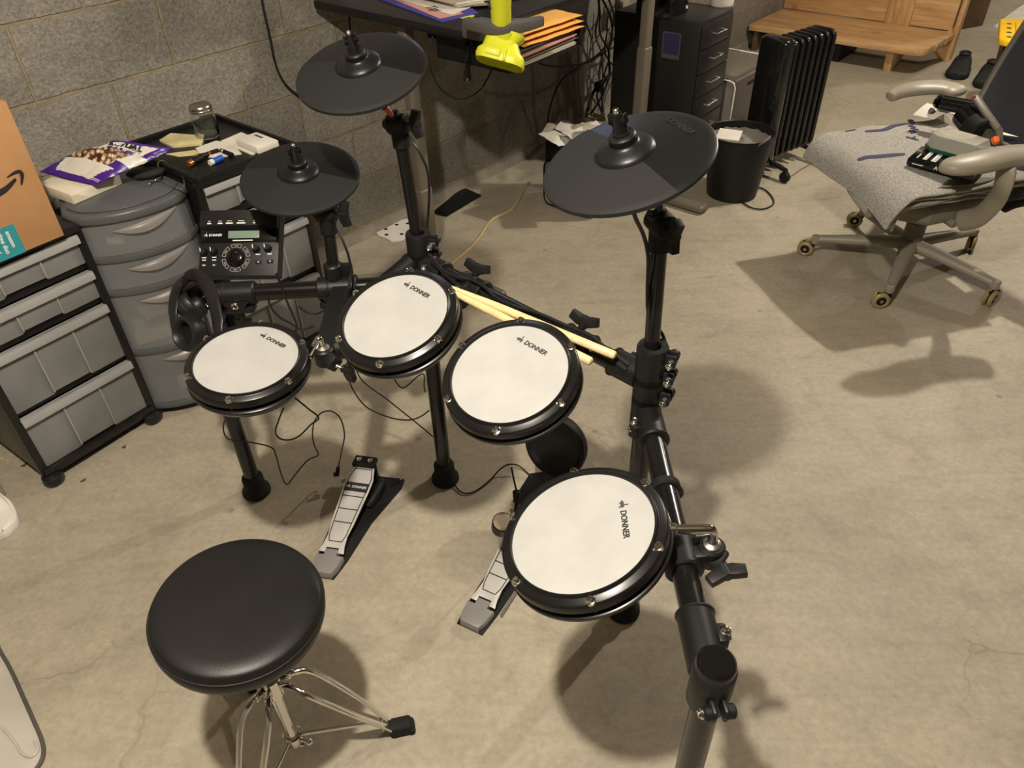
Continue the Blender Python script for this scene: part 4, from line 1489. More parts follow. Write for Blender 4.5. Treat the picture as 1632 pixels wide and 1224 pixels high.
# ------------------------------------------------------------------ things on the back cart
Z3 = .7055
def lay(px, py, z=Z3):
    return at(px, py, z)
jc = lay(332, 218)
jar = thing('glass_jar', 'clear glass jar with a silver screw lid on the back drawer cart', 'jar', frame(jc))
mb = MB()
mb.lathe([(0, 0), (.030, 0), (.036, .005), (.0365, .012), (.0365, .062), (.034, .072), (.030, .078), (.030, .092), (.0276, .092), (.0276, .077), (.032, .07), (.0342, .06), (.0342, .012), (.031, .006), (0, .005)], 40)
mb.build('glass', M['glass'], jar)
mb = MB()
mb.lathe([(.031, .079), (.0335, .079), (.034, .083), (.033, .085), (.034, .088), (.0335, .094), (.031, .0975), (.027, .0965), (0, .0965)], 40)
mb.build('lid', M['tin'], jar)
def leaf(name, label, px, z, m, cat='paper', th=.0012, grp=None, lift=0.0):
    P = [at(x, y, z) for x, y in px]
    c = sum(P, Vector()) / len(P)
    mb = MB()
    mb.prism([(p.x - c.x, p.y - c.y) for p in P], 0, th, None, 0, 0)
    o = one(name, mb, m, label, cat, grp)
    o.location = (c.x, c.y, z)
    return o
leaf('leaflet', 'folded cream leaflet lying left of the glass jar', [(255, 226), (273, 215), (327, 219), (322, 232), (275, 236)], Z3, M['cream'], 'leaflet', .006)
leaf('paper_strip', 'cream paper strip under the batteries, beside the purple bag', [(265, 246), (310, 240), (330, 246), (285, 250)], Z3, M['cream'], 'paper', .002)
leaf('receipt', 'crumpled white slip of paper between the jar and the small white box', [(312, 238), (345, 226), (372, 232), (385, 246), (345, 252), (322, 250)], Z3, M['paper'], 'paper', .004)
leaf('leaflet', 'white leaflet under the small white box on the back cart', [(352, 226), (385, 212), (431, 233), (402, 248)], Z3, M['paper'], 'leaflet', .003)
wb = [at(x, y, Z3 + .0045) for x, y in ((378, 232), (412, 246), (432, 231), (398, 219))]
wx = (wb[1] - wb[0]).normalized()
mb = MB()
wF = axes(wb[0], wx, Vector((-wx.y, wx.x, 0)), (0, 0, 1))
wl, wd_ = (wb[1] - wb[0]).length, (wb[2] - wb[1]).length
sb = thing('small_box', 'small white box with a dark stripe on its lid, on the back cart', 'box', wF)
mb.box((wl / 2, wd_ / 2, .010), (wl, wd_, .02), None, .002)
mb.build('carton', M['paper'], sb)
mb = MB()
mb.box((wl * .35, wd_ * .75, .0203), (wl * .35, .008, .0006))
mb.build('stripe', M['tool_grey'], sb)
mb = MB()
bt = [((300, 262), (322, 250), .009, M['black_soft'], M['copper'], 'black battery with a copper end, nearest the tray edge'), ((312, 250), (333, 246), .007, M['black_soft'], M['copper'], 'black battery lying behind the copper ended one'), ((334, 260), (354, 251), .0085, M['blue'], M['white_plastic'], 'blue battery lying among the black ones on the back cart'), ((330, 246), (348, 240), .007, M['black_soft'], M['copper'], 'black battery lying just behind the blue one'), ((352, 240), (370, 247), .007, M['black_soft'], M['tin'], 'black battery furthest right, by the small white box')]
for (a, b, r, m0, m1, lab) in bt:
    p0, p1 = at(*a, Z3 + r), at(*b, Z3 + r)
    root = thing('battery', lab, 'battery', frame(p0), 'batteries on the back cart')
    d = (p1 - p0)
    mb = MB()
    mb.cyl(p0 + d * .28, p1, r, n=20, bev=.0008)
    mb.cyl(p1, p1 + d.normalized() * .002, r * .35, n=12)
    mb.build('body', m0, root, True)
    mb = MB()
    mb.cyl(p0, p0 + d * .28, r, n=20, bev=.0008)
    mb.build('end', m1, root, True)

# ================================================================== desk
ZD = .957
CF = axes(wp(1.745, 1.675, ZD), WT, WN, (0, 0, 1))           # front left corner of the desk top
desk = thing('standing_desk', 'tall black topped standing desk on grey steel legs by the block wall', 'desk', frame(wp(2.3, 1.85)))
mb = MB()
mb.prism([(.0, .0), (1.75, .0), (1.75, .72), (.0, .72)], -.028, 0, CF, 0, .004)
mb.build('desk_top', M['desk_top'], desk, True)
cols = ((1.80, 2.0), (2.915, 1.765))
for i, (s, n) in enumerate(cols):
    mb = MB()
    mb.box((s, n, .19), (.062, .058, .34), Matrix.Rotation(YAW, 4, 'Z'), .012, 3)
    mb.box((s, n, .68), (.046, .042, .53), Matrix.Rotation(YAW, 4, 'Z'), .010, 3)
    mb.box((s, n, .30), (.054, .050, .70), Matrix.Rotation(YAW, 4, 'Z'), .010, 3)
    leg = mb.build('leg', M['desk_col'], desk, True)
    mb = MB()
    mb.box((s, n - .12, .022), (.07, .52, .034), Matrix.Rotation(YAW, 4, 'Z'), .014, 3)
    for dn in (-.35, .11):
        mb.cyl(wp(s, n + dn, 0), wp(s, n + dn, .012), .016, n=16)
    mb.build('foot', M['desk_col'], leg, True)
mb = MB()
mb.box((2.375, 1.93, .90), (1.05, .05, .045), Matrix.Rotation(YAW, 4, 'Z'), .004)
mb.build('crossbar', M['black_soft'], desk, True)
mon = thing('monitor', 'black computer monitor standing on the black desk, its screen lit', 'monitor', axes(wp(2.12, 1.87, ZD + .0005), WT, WN, (0, 0, 1)))
mb = MB()
mb.box((0, 0, .52), (.56, .03, .34), None, .008)
mb.build('casing', M['black_soft'], mon)
ms, hs = blank('lit_monitor_screen', .3)
hs.b.inputs['Base Color'].default_value = (.02, .02, .03, 1)
gr = hs.ramp(hs.noise(hs.n('TexCoord').outputs['Object'], 6, 3), [(.35, (.18, .26, .62)), (.65, (.5, .6, .95))])
hs.l(gr, hs.b.inputs['Emission Color'])
hs.b.inputs['Emission Strength'].default_value = 1.6
mb = MB()
mb.box((0, -.0155, .525), (.53, .002, .30))
mb.build('screen', ms, mon)
mb = MB()
mb.box((0, .03, .009), (.24, .18, .018), None, .006)
mb.box((0, .04, .27), (.06, .025, .52), None, .005)
mb.build('stand', M['black_soft'], mon)
# open tray hung under the left end
A, B, Dd = at(812, 118, .84), at(703, 90, .84), at(920, 72, .84)
tx, ty = (Dd - A), (B - A)
tw, tdp = tx.length, ty.length
tx.normalize(); ty.normalize()
TF = axes(A, tx, ty, (0, 0, 1))
tray = thing('under_desk_tray', 'black open tray hung under the desk, stuffed with papers and envelopes', 'tray', TF)
mb = MB()
hgt = .085
mb.box((tw / 2, tdp / 2, .003), (tw, tdp, .006))
mb.prism([(0, .004), (tdp, .0), (tdp, hgt), (.0, hgt)], -.004, .004, axes((0, 0, 0), (0, 1, 0), (0, 0, 1), (1, 0, 0)), 0, .001)
mb.prism([(.0, .0), (tdp, .0), (tdp, hgt), (.0, hgt)], -.004, .004, axes((tw, 0, 0), (0, 1, 0), (0, 0, 1), (1, 0, 0)), 0, .001)
mb.box((tw / 2, tdp, hgt / 2), (tw, .006, hgt))
mb.build('body', M['black_soft'], tray)
random.seed(3)
ps = [('paper_stack', 'thick sheaf of pale papers lying in the black tray under the desk', M['paper_grey'], .008, .016, 0), ('folder', 'grey folder between the papers in the black tray', M['grey_cord'], .0255, .004, .01), ('paper_stack', 'pinkish bundle of papers under the yellow envelopes in the tray', M['pink'], .031, .012, -.004), ('magazine', 'dark magazine lying just under the yellow envelopes', M['tool_grey'], .0445, .012, .0)]
for nm, lab, m, z, th, dx in ps:
    mb = MB()
    k = max(2, int(th / .0035))
    for i in range(k):
        j = random.uniform(-.006, .006)
        mb.box((tw / 2 + dx + j, tdp * .42 - .014 + random.uniform(-.008, .008), z + th * (i + .5) / k), (tw * .9, tdp * .8, th / k * .9), TF, rz=random.uniform(-.02, .02))
    one(nm, mb, m, lab, 'papers')
for i in range(3):
    z = .058 + i * .0165
    mb = MB()
    e0, e1 = TF.inverted() @ at(828, 58, .93), TF.inverted() @ at(925, 26, .93)
    L = (e1 - e0).length
    ex = (e1 - e0).normalized()
    EF = TF @ axes(Vector((e0.x, e0.y - .0, z + .004)) + Vector((0, .004 * i, 0)), Vector((ex.x, ex.y, 0)).normalized(), Vector((-ex.y, ex.x, 0)).normalized(), (0, 0, 1))
    def env(u, v, sgn=1):
        w = (math.sin(PI * u) * math.sin(PI * min(1, v * 1.0))) ** .4 if 0 < u < 1 and 0 < v < 1 else 0
        return Vector((L * (u * 1.02 - .01 * i), .125 * v - .02, sgn * .0088 * w + .0025 * noise.noise((u * 4, v * 3, i))))
    mb.grid(lambda u, v: env(u, v, 1), 24, 14, EF)
    mb.grid(lambda u, v: env(u, v, -1), 24, 14, EF)
    one('envelope', mb, M['manila'], ('yellow padded envelope at the bottom of the three in the tray', 'yellow padded envelope in the middle of the three in the tray', 'yellow padded envelope on top of the three in the tray')[i], 'envelope', 'yellow envelopes in the under-desk tray')
# lime clamp tool on the desk corner
lt = thing('clamp_light', 'lime yellow and grey clamp tool gripping the corner of the black desk', 'clamp', frame(at(800, 75, .90)))
pz = at(799, 40, 1.01)
mb = MB()
mb.cyl(pz, at(797, -30, 1.13), .0275, .029, n=32, bev=.003)
mb.build('post', M['lime'], lt, True)
mb = MB()
mb.cyl(at(797.8, 11, 1.06), at(797, -45, 1.15), .0312, n=32, bev=.003)
mb.build('post_sleeve', M['tool_grey'], lt, True)
mb = MB()
cF2 = axes(at(806, 42, 1.005), Vector((.97, .2, 0)).normalized(), Vector((-.2, .97, 0)).normalized(), (0, .0, 1))
mb.prism([(-.11, .07), (-.085, .02), (-.05, -.022), (-.02, -.035), (.03, -.036), (.07, -.016), (.115, .018), (.108, .032), (.05, .02), (.02, .034), (-.03, .034), (-.06, .06), (-.09, .085)], -.014, .014, cF2, 0, .005)
mb.build('collar', M['tool_grey'], lt, True)
mb = MB()
mb.cyl(at(806, 50, .995), at(808, 62, .975), .03, .024, n=28)
bF2 = axes(at(801, 74, .955), Vector((.95, -.2, -.22)).normalized(), Vector((.05, .85, -.5)).normalized(), Vector((.22, .42, .88)).normalized())
def base_prof(z, a, b, r, x=0.0):
    return [Vector((p + x, q, z)) for p, q in rrect(a, b, r, 6)]
rings = [base_prof(-.048, .135, .09, .03), base_prof(-.036, .142, .095, .033), base_prof(-.022, .134, .088, .03), base_prof(-.012, .112, .076, .026), base_prof(.014, .092, .064, .022, -.004), base_prof(.026, .118, .076, .026, -.004), base_prof(.034, .124, .08, .028, -.004), base_prof(.032, .10, .06, .022, -.004), base_prof(.01, .07, .04, .016, -.004)]
mb.grid(lambda u, v: rings[min(len(rings) - 1, int(round(u * (len(rings) - 1))))][int(round(v * 28)) % 28], len(rings), 28, bF2, cv=True)
mb.box((-.02, -.046, -.03), (.045, .01, .02), bF2, .003)
mb.box((.015, -.047, -.03), (.008, .012, .036), bF2, .003)
mb.build('base', M['lime'], lt, True)
mb = MB()
mb.box((0, 0, 0), (.09, .075, .045), axes(at(766, 46, .965), WT, WN, (0, 0, 1)), .008)
mb.build('clamp_body', M['tool_grey'], lt, True)
mb = MB()
mb.cyl(at(744, 62, .92), at(745, 100, .87), .0065, n=14)
mb.lathe([(0, 0), (.011, .002), (.0125, .012), (.009, .035), (.0075, .07), (0, .07)], 20, zframe(at(745, 131, .82), at(745, 95, .875) - at(745, 131, .82)))
mb.build('lever', M['glossblack'], lt, True)
# papers on the desk
leaf('folder', 'blue folder lying on the desk under the loose papers', [(604, 0), (704, 36), (762, 22), (700, -25), (560, -30)], ZD + .0005, M['blue_folder'], 'folder', .004)
leaf('paper', 'pink sheet lying on the blue folder on the desk', [(625, -2), (701, 30), (738, 22), (660, -25)], ZD + .005, M['pink'], 'paper', .001)
leaf('paper', 'white printed sheet with black writing above the pink sheet', [(640, 0), (720, 24), (750, 12), (690, -20)], ZD + .0065, M['paper'], 'paper', .001)
mb = MB()
mb.text('Tay', .05, axes(at(690, 13, ZD + .0085), Vector((.55, -.83, 0)).normalized(), Vector((.83, .55, 0)).normalized(), (0, 0, 1)), .0002, shear=.3)
o = mb.build('handwriting', M['ink'], [x for x in bpy.data.objects if x.get('label', '').startswith('white printed sheet')][0])
o.matrix_parent_inverse = o.parent.matrix_basis.inverted()
random.seed(11)
for i in range(7):
    dx = random.uniform(-12, 12)
    z = ZD + .009 + i * .0022
    leaf('paper', ('lowest', 'second', 'third', 'fourth', 'fifth', 'sixth', 'topmost')[i] + ' loose pale sheet in the pile at the back of the desk edge', [(655 + dx, -10), (728 + dx, 12 - i), (785 + dx, 8 - i * 2), (800 + dx, -30), (700 + dx, -40)], z, M['paper' if i % 2 else 'paper_grey'], 'paper', .0018, 'loose sheets piled on the desk')
leaf('sticky_note', 'small lime sticky note on the black desk corner', [(733, 29), (748, 31), (757, 25), (742, 22)], ZD + .0006, M['lime'], 'note', .001)

# ------------------------------------------------------------------ cabinet by the desk
ca, cb = at(1117.6, 37, .70), at(1169.6, 12.7, .70)
CBF, CW = front_frame((ca.x, ca.y), (cb.x, cb.y))
cab = thing('drawer_cabinet', 'narrow black steel drawer cabinet with wire handles, right of the desk leg', 'cabinet', CBF)
CDp, CH = .43, .70
mb = MB()
mb.box((CW / 2, CDp / 2, (CH + .05) / 2), (CW, CDp, CH - .05), None, .003)
mb.build('body', M['cab'], cab)
nd = 6
hh = (CH - .075) / nd
for i in range(nd):
    z0 = .06 + i * hh
    mb = MB()
    mb.box((CW / 2, -.004, z0 + hh / 2), (CW - .02, .010, hh - .005), None, .002)
    dr = mb.build('drawer', M['cab'], cab)
    mb = MB()
    zc = z0 + hh * .55
    mb.tube([(CW * .36, -.008, zc), (CW * .36, -.03, zc), (CW * .64, -.03, zc), (CW * .64, -.008, zc)], .0032, 10, smooth=False)
    mb.build('handle', M['steel'], dr)
for x in (.03, CW - .03):
    for y in (.03, CDp - .03):
        mb = MB()
        mb.cyl((x - .008, y, .02), (x + .008, y, .02), .02, n=20, bev=.003)
        mb.box((x, y, .042), (.02, .02, .02))
        mb.build('caster', M['black_soft'], cab)
sp = [CBF.inverted() @ onplane(x, y, CBF.translation, CBF.col[0].xyz) for x, y in ((1057, 50), (1086, 52), (1082, 96), (1054, 92))]
cy = sum(p.y for p in sp) / 4
cz = sum(p.z for p in sp) / 4
sw, sh = abs(sp[1].y - sp[0].y), abs(sp[0].z - sp[3].z)
mb = MB()
mb.box((-.0008, cy, cz), (.0014, sw, sh))
stk = mb.build('sticker', M['tool_grey'], cab)
mb = MB()
mb.box((-.0018, cy, cz + sh * .06), (.001, sw * .86, sh * .78))
mb.build('picture', M['navy_sticker'], stk)
o0 = at(1093, 24, .7005)
spk = thing('speaker', 'black box with a small white emblem standing on the drawer cabinet', 'speaker', axes(o0, CBF.col[0].xyz, CBF.col[1].xyz, (0, 0, 1)))
mb = MB()
mb.box((-.02, .11, .09), (.17, .17, .18), None, .004)
mb.build('body', M['glossblack'], spk)
mb = MB()
mb.text('BL', .016, axes((.052, .0244, .02), (1, 0, 0), (0, 0, 1), (0, -1, 0)), .0004, weight=.001)
mb.build('emblem', M['white_ink'], spk)
mb = MB()
rp = at(1150, 8, .7005)
mb.lathe([(0, 0), (.05, 0), (.053, .004), (.053, .12), (.05, .124), (0, .124)], 40, Matrix.Translation(rp))
one('paper_roll', mb, M['paper'], 'white paper roll standing on the right of the drawer cabinet', 'paper roll')

# ------------------------------------------------------------------ grey machine right of the cabinet
MF = axes(wp(3.635, 1.658, 0), WT, WN, (0, 0, 1))
mac = thing('grey_machine', 'dark grey office machine with white edging, between cabinet and black heater', 'machine', MF)
mw_, md_, mh_ = .465, .36, .35
mb = MB()
mb.box((mw_ / 2, md_ / 2, mh_ / 2 + .005), (mw_, md_, mh_ - .01), None, .014, 3)
mb.build('body', M['pc_grey'], mac)
LF = axes((-.001, md_ / 2, mh_ / 2), (0, -1, 0), (0, 0, 1), (-1, 0, 0))     # left end: x to the front, y up
mb = MB()
mb.prism(rrect(md_ - .02, mh_ - .03, .03), -.002, .004, LF, 0, .002)
fp = mb.build('front_panel', M['pc_panel'], mac)
mb = MB()
a, b = (md_ - .012) / 2, (mh_ - .02) / 2
mb.tube([LF @ Vector(q) for q in ((-a, b, .004), (a - .03, b, .004), (a - .01, b - .006, .004), (a, b - .026, .004), (a, -b, .004))], .0042, 8, smooth=False)
mb.build('edge_trim', M['white_plastic'], fp)
mb = MB()
mb.tube([(mw_ - .004, .01, mh_ + .001), (mw_ - .004, md_ - .01, mh_ + .001)], .0045, 8, smooth=False)
mb.build('back_trim', M['white_plastic'], mac)
mb = MB()
mb.box((.26, -.001, mh_ - .045), (.28, .004, .014))
mb.build('slot', M['black_soft'], mac)
mb = MB()
mb.prism(rrect(.40, .30, .03), 0, .003, Matrix.Translation((mw_ / 2, md_ / 2, mh_ - .001)), 0, .001)
mb.build('top_cover', M['chair_dark'], mac)

# ------------------------------------------------------------------ heater
HD = Vector((math.cos(R(36)), math.sin(R(36)), 0))
HN = Vector((-HD.y, HD.x, 0))
h0 = at(1258, 68, .62)
HF = axes(Vector((h0.x, h0.y, 0)), HD, HN, (0, 0, 1))          # near right edge; x along the heater, y across it
ht = thing('oil_heater', 'gloss black oil filled radiator on casters beside the waste bin', 'heater', HF)
nf, pitch, hw = 7, .046, .145
for i in range(nf):
    x = .075 + i * pitch
    mb = MB()
    mb.prism(rrect(.54, hw, .035, 5), -.010, .010, axes((x, hw / 2, .345), (0, 0, 1), (0, 1, 0), (-1, 0, 0)), 0, .009, 3)
    mb.prism(rrect(.50, hw * .62, .03, 5), -.0155, .0155, axes((x, hw / 2, .345), (0, 0, 1), (0, 1, 0), (-1, 0, 0)), 0, .008, 3)
    mb.build('fin', M['heater'], ht)
mb = MB()
mb.box((.022, hw / 2, .345), (.075, hw + .012, .57), None, .028, 4)
mb.build('control_panel', M['heater'], ht)
mb = MB()
for z in (.12, .57):
    mb.cyl((.03, hw / 2, z), (.075 + pitch * (nf - 1), hw / 2, z), .022, n=24)
mb.build('pipe', M['heater'], ht)
for x in (.045, .075 + pitch * (nf - 1.4)):
    mb = MB()
    mb.tube([(x, -.085, .058), (x, -.03, .066), (x, hw / 2, .072), (x, hw + .03, .066), (x, hw + .085, .058)], (lambda u: (.011, .016)), 10)
    ft = mb.build('wheel_bar', M['black_soft'], ht)
    for y in (-.085, hw + .085):
        mb = MB()
        mb.cyl((x - .012, y, .026), (x + .012, y, .026), .026, n=24, bev=.004)
        mb.cyl((x, y, .04), (x, y, .06), .01, n=12)
        mb.build('wheel', M['black_soft'], ft)

# ------------------------------------------------------------------ bin
bc = at(1165, 308, 0)
bn = thing('waste_bin', 'round black waste bin holding white paper, in front of the heater', 'bin', frame(bc))
mb = MB()
mb.lathe([(0, 0), (.108, 0), (.113, .004), (.146, .285), (.150, .288), (.150, .293), (.146, .294), (.142, .29), (.11, .012), (0, .01)], 64)
mb.build('body', M['bin'], bn)
mb = MB()
def bagf(u, v):
    a = 2 * PI * u
    r = .136 - .02 * v + .004 * noise.noise((math.cos(a) * 5, math.sin(a) * 5, v * 6))
    return Vector((math.cos(a) * r * (1 - .93 * max(0, v - .25)), math.sin(a) * r * (1 - .93 * max(0, v - .25)), .262 - .05 * min(1, v * 3) + .012 * noise.noise((u * 30, v * 12, 2))))
mb.grid(bagf, 60, 14, cu=True)
one('bin_bag', mb, M['bag_film'], 'crumpled translucent bag lining the round black bin', 'bag').location = bc
P = [at(x, y, .255) for x, y in ((1128, 238), (1146, 219), (1194, 238), (1180, 244), (1140, 243))]
mb = MB()
pl = bc + Vector((-.055, -.012, .284))
mb.box((0, 0, 0), (.10, .085, .003), Matrix.Translation(pl) @ Matrix.Rotation(R(-24), 4, 'Z') @ Matrix.Rotation(R(10), 4, 'X'))
one('paper', mb, M['paper'], 'white sheet of paper sticking out of the round black bin', 'paper')
mb = MB()
mb.tube([at(1206, 234, .27), at(1218, 226, .30), at(1228, 217, .325)], (lambda u: (.013, .0035)), 8, smooth=False, flat=(.6, .8, 0))
one('wrapper', mb, M['clear'], 'clear plastic wrapper poking out of the right of the bin', 'wrapper')

# ------------------------------------------------------------------ box of papers under the desk
pa, pb = at(866, 338, .0), at(940, 348, .0)
PBF, PW = front_frame((at(868, 318, .02).x, at(868, 318, .02).y), (at(944, 344, .02).x, at(944, 344, .02).y))
pbx = thing('paper_box', 'grey fabric storage box with black edging holding papers, under the desk', 'storage box', PBF)
mb = MB()
mb.box((PW / 2, .11, .15), (PW, .22, .29), None, .008)
mb.build('body', M['black_soft'], pbx)
mb = MB()
mb.prism(rrect(PW - .01, .20, .034), -.002, .004, axes((PW / 2, -.002, .112), (1, 0, 0), (0, 0, 1), (0, -1, 0)), 0, .001)
pn = mb.build('front_panel', mat('grey_box_panel', srgb(166, 158, 142), .6), pbx)
mb = MB()
mb.tube([Vector((x + PW / 2, -.006, z + .112)) for x, z in rrect(PW - .004, .207, .036)], .0045, 8, closed=True, smooth=False)
mb.build('edging', M['black_soft'], pn)
random.seed(5)
for i in range(7):
    mb = MB()
    q = PBF @ Vector((PW * (.02 + .15 * i), .06 + random.uniform(-.06, .08), .312 + .011 * i))
    mb.grid(lambda u, v: Vector(((u - .5) * .17, (v - .5) * .12, .012 * math.sin(u * 3 + i) + .01 * noise.noise((u * 3, v * 3, i * 2.1)))), 10, 8, Matrix.Translation(q) @ Matrix.Rotation(YAW + random.uniform(-.9, .9), 4, 'Z') @ Matrix.Rotation(random.uniform(-.25, .25), 4, 'X'), 0, .002)
    one('paper', mb, M['paper' if i % 3 else 'paper_grey'], ('leftmost', 'second from left', 'third from left', 'middle', 'third from right', 'second from right', 'rightmost')[i] + ' crumpled sheet on top of the storage box under the desk', 'paper', 'crumpled sheets on the storage box')

# ------------------------------------------------------------------ low wooden bench
ZB = .175
bfr, bfl, bbr = at(1470, 80, ZB), at(1182, 36, ZB), at(1514, 50, ZB)
bxx = (bfr - bfl)
BL = bxx.length
bxx.normalize()
byy = Vector((-bxx.y, bxx.x, 0))
if byy.dot(bbr - bfr) < 0:
    byy = -byy
BDp = (bbr - bfr).dot(byy)
BFm = axes(Vector((bfl.x, bfl.y, 0)), bxx, byy, (0, 0, 1))
BR_ = BFm.inverted() @ bbr
bench = thing('wooden_bench', 'low pine bench with a plank back and rounded front corner, behind the heater', 'bench', BFm)
mb = MB()
rr = .09
L2 = BL + .02
xr = max(L2, BR_.x)
npl = 3
def bench_x0(y):                              # left end stops short of the block wall
    o_, x_, y_ = BFm.translation, BFm.col[0].xyz, BFm.col[1].xyz
    return (2.405 - o_.dot(WN) - y * y_.dot(WN)) / x_.dot(WN)
for i in range(npl):
    y0, y1 = BDp * i / npl + .001, BDp * (i + 1) / npl - .001
    if i == 0:
        pts = [(bench_x0(y0), y0), (L2 - rr, y0)] + [(L2 - rr + rr * math.sin(a), y0 + rr - rr * math.cos(a)) for a in [PI / 2 * k / 6 for k in range(1, 7)]] + [(L2 + .01, y1), (bench_x0(y1), y1)]
    else:
        pts = [(bench_x0(y0), y0), (L2 + .005 + .01 * i, y0), (L2 + .01 + .01 * i, y1), (bench_x0(y1), y1)]
    mb.prism(pts, ZB - .042, ZB, None, 0, .004)
mb.build('seat', M['pine'], bench)
mb = MB()
for i, (z0, z1) in enumerate(((.0, .24), (.243, .48), (.483, .72))):
    xa, xb = bench_x0(BDp + .035), BL + .02
    mb.box(((xa + xb) / 2, BDp + .016, ZB + .003 + (z0 + z1) / 2), (xb - xa, .03, z1 - z0), None, .003)
mb.build('backrest', M['pine'], bench)
mb = MB()
mb.box((BL * .73, BDp - .008, ZB + .36), (.16, .018, .72), None, .002)
mb.box((L2 + .03, BDp + .02, .45), (.03, .075, .9), None, .003)
mb.build('post', M['pine_v'], bench)
lx = (BFm.inverted() @ at(1412, 114, 0))
mb = MB()
mb.prism([(lx.y, 0), (lx.y + .1, 0), (BDp - .02, ZB - .045), (lx.y - .02, ZB - .045)], -.022, .022, axes((lx.x, 0, 0), (0, 1, 0), (0, 0, 1), (1, 0, 0)), 0, .002)
mb.build('leg', M['pine_v'], bench)
mb = MB()
mb.prism([(BDp - .02, 0), (BDp + .055, 0), (BDp + .055, ZB + .02), (.22, ZB - .045)], -.015, .015, axes((L2 + .0, 0, 0), (0, 1, 0), (0, 0, 1), (1, 0, 0)), 0, .002)
mb.build('leg', M['pine_v'], bench)
mb = MB()
mb.prism([(bench_x0(.03) + .03, .03), (bench_x0(.03) + .06, .03), (bench_x0(BDp) + .06, BDp - .02), (bench_x0(BDp) + .03, BDp - .02)], 0, ZB - .043)
mb.build('leg', M['ply'], bench)
mb = MB()
mb.box((bench_x0(.1) + .36, .26, .062), (.52, .34, .124), BFm, .004)
one('black_box', mb, M['black_soft'], 'black box pushed under the left end of the pine bench', 'box')
sa, sb_ = at(1505, 52, 0), at(1566, 41, 0)
SFm, SW = front_frame((sa.x, sa.y), (sb_.x, sb_.y))
mb = MB()
mb.box((SW / 2, .15, .45), (SW, .3, .9), SFm, .003)
one('plywood_panel', mb, M['ply'], 'dark brown wooden box standing on the floor behind the pine bench', 'box')
leaf('foam_sheet', 'white sheet lying on the floor beyond the yellow lidded tote', [(1584, 44), (1612, 22), (1640, 3), (1660, 30), (1610, 48)], .0005, M['paper'], 'sheet', .012)
# tote with a yellow lid
ty0 = at(1594, 62, .48)
TTF = axes(Vector((ty0.x, ty0.y, 0)) + Vector((.03, .02, 0)), Vector((.88, -.47, 0)).normalized(), Vector((.47, .88, 0)).normalized(), (0, 0, 1))
tote = thing('storage_tote', 'black storage tote with a bright yellow lid, behind the office chair', 'tote', TTF)
mb = MB()
mb.grid(lambda u, v: Vector((*[(rrect(.54 - .07 * (1 - v), .40 - .05 * (1 - v), .04, 5))[int(round(u * 24)) % 24]][0], .45 * v)), 24, 8, Matrix.Translation((.28, .2, .002)), cu=True)
mb.prism(rrect(.47, .35, .04), .002, .012, Matrix.Translation((.28, .2, 0)))
mb.build('body', M['black'], tote)
mb = MB()
mb.prism(rrect(.6, .46, .05), .445, .478, Matrix.Translation((.28, .2, 0)), 0, .008, 3)
mb.prism(rrect(.46, .32, .05), .478, .488, Matrix.Translation((.28, .2, 0)), 0, .004)
lid = mb.build('lid', M['yellow'], tote)
mb = MB()
for y in (.03, .12, .21, .3):
    mb.lathe([(0, .0486), (.012, .0486), (.012, .04), (0, .04)], 14, Matrix.Translation((.022, y, .4302)))
    mb.lathe([(0, .0486), (.012, .0486), (.012, .04), (0, .04)], 14, Matrix.Translation((.05 + y * 1.6, .006, .4302)))
mb.build('bolt_hole', M['black_soft'], lid)
# shoes
def shoe(label, toe_px, heel_px, m, solem, name='shoe', W=.05, H=.085, grp=None):
    t, h_ = at(*toe_px, 0), at(*heel_px, 0)
    d = (t - h_).normalized()
    L = .29
    F = axes(h_, d, Vector((-d.y, d.x, 0)), (0, 0, 1))
    root = thing(name, label, 'shoe', F, grp)
    def sect(u):
        w = W * (.72 + .28 * math.sin(PI * min(1, u * 1.15)) + .15 * (u > .5) * math.sin(PI * (u - .5) * 2)) * (1 if u < .86 else max(.05, math.sqrt(max(0, 1 - ((u - .86) / .14) ** 2))))
        if u < .08:
            w *= math.sqrt(max(.02, 1 - ((.08 - u) / .08) ** 2))
        return w
    def up(u, v):
        w = sect(u)
        a = PI * v
        hgt = H * (1.0 if u < .3 else (1 - .62 * min(1, (u - .3) / .45)))
        z = .022 + (hgt - .022) * math.sin(a) ** .7
        return Vector((L * u, -w * math.cos(a) * .95, z))
    mb = MB()
    mb.grid(up, 30, 16)
    mb.build('upper', m, root)
    mb = MB()
    pts = [(L * i / 20, sect(i / 20) * 1.06) for i in range(21)]
    mb.prism([(x, -y) for x, y in pts] + [(x, y) for x, y in pts[::-1]], 0, .026, None, 0, .004)
    mb.build('sole', solem, root)
    mb = MB()
    mb.lathe([(.026, 0), (.034, .004), (.036, .01), (.03, .014), (.024, .008)], 24, Matrix.Translation((L * .2, 0, H * .93)) @ Matrix.Diagonal((1.5, 1, 1, 1)))
    mb.build('collar', m, root)
shoe('black shoe lying beyond the far chair arm, left one of the pair', (1512, 143), (1532, 108), M['shoe'], M['rubber'], W=.062, H=.105, grp='black shoes behind the chair')
shoe('black shoe beyond the chair, right one of the pair nearer the chair back', (1556, 166), (1575, 122), M['shoe'], M['rubber'], W=.062, H=.105, grp='black shoes behind the chair')
shoe('white sneaker poking in at the left edge, near the drawer cart', (26, 872), (-60, 780), M['white_plastic'], M['sole'], 'sneaker', .056, .09)

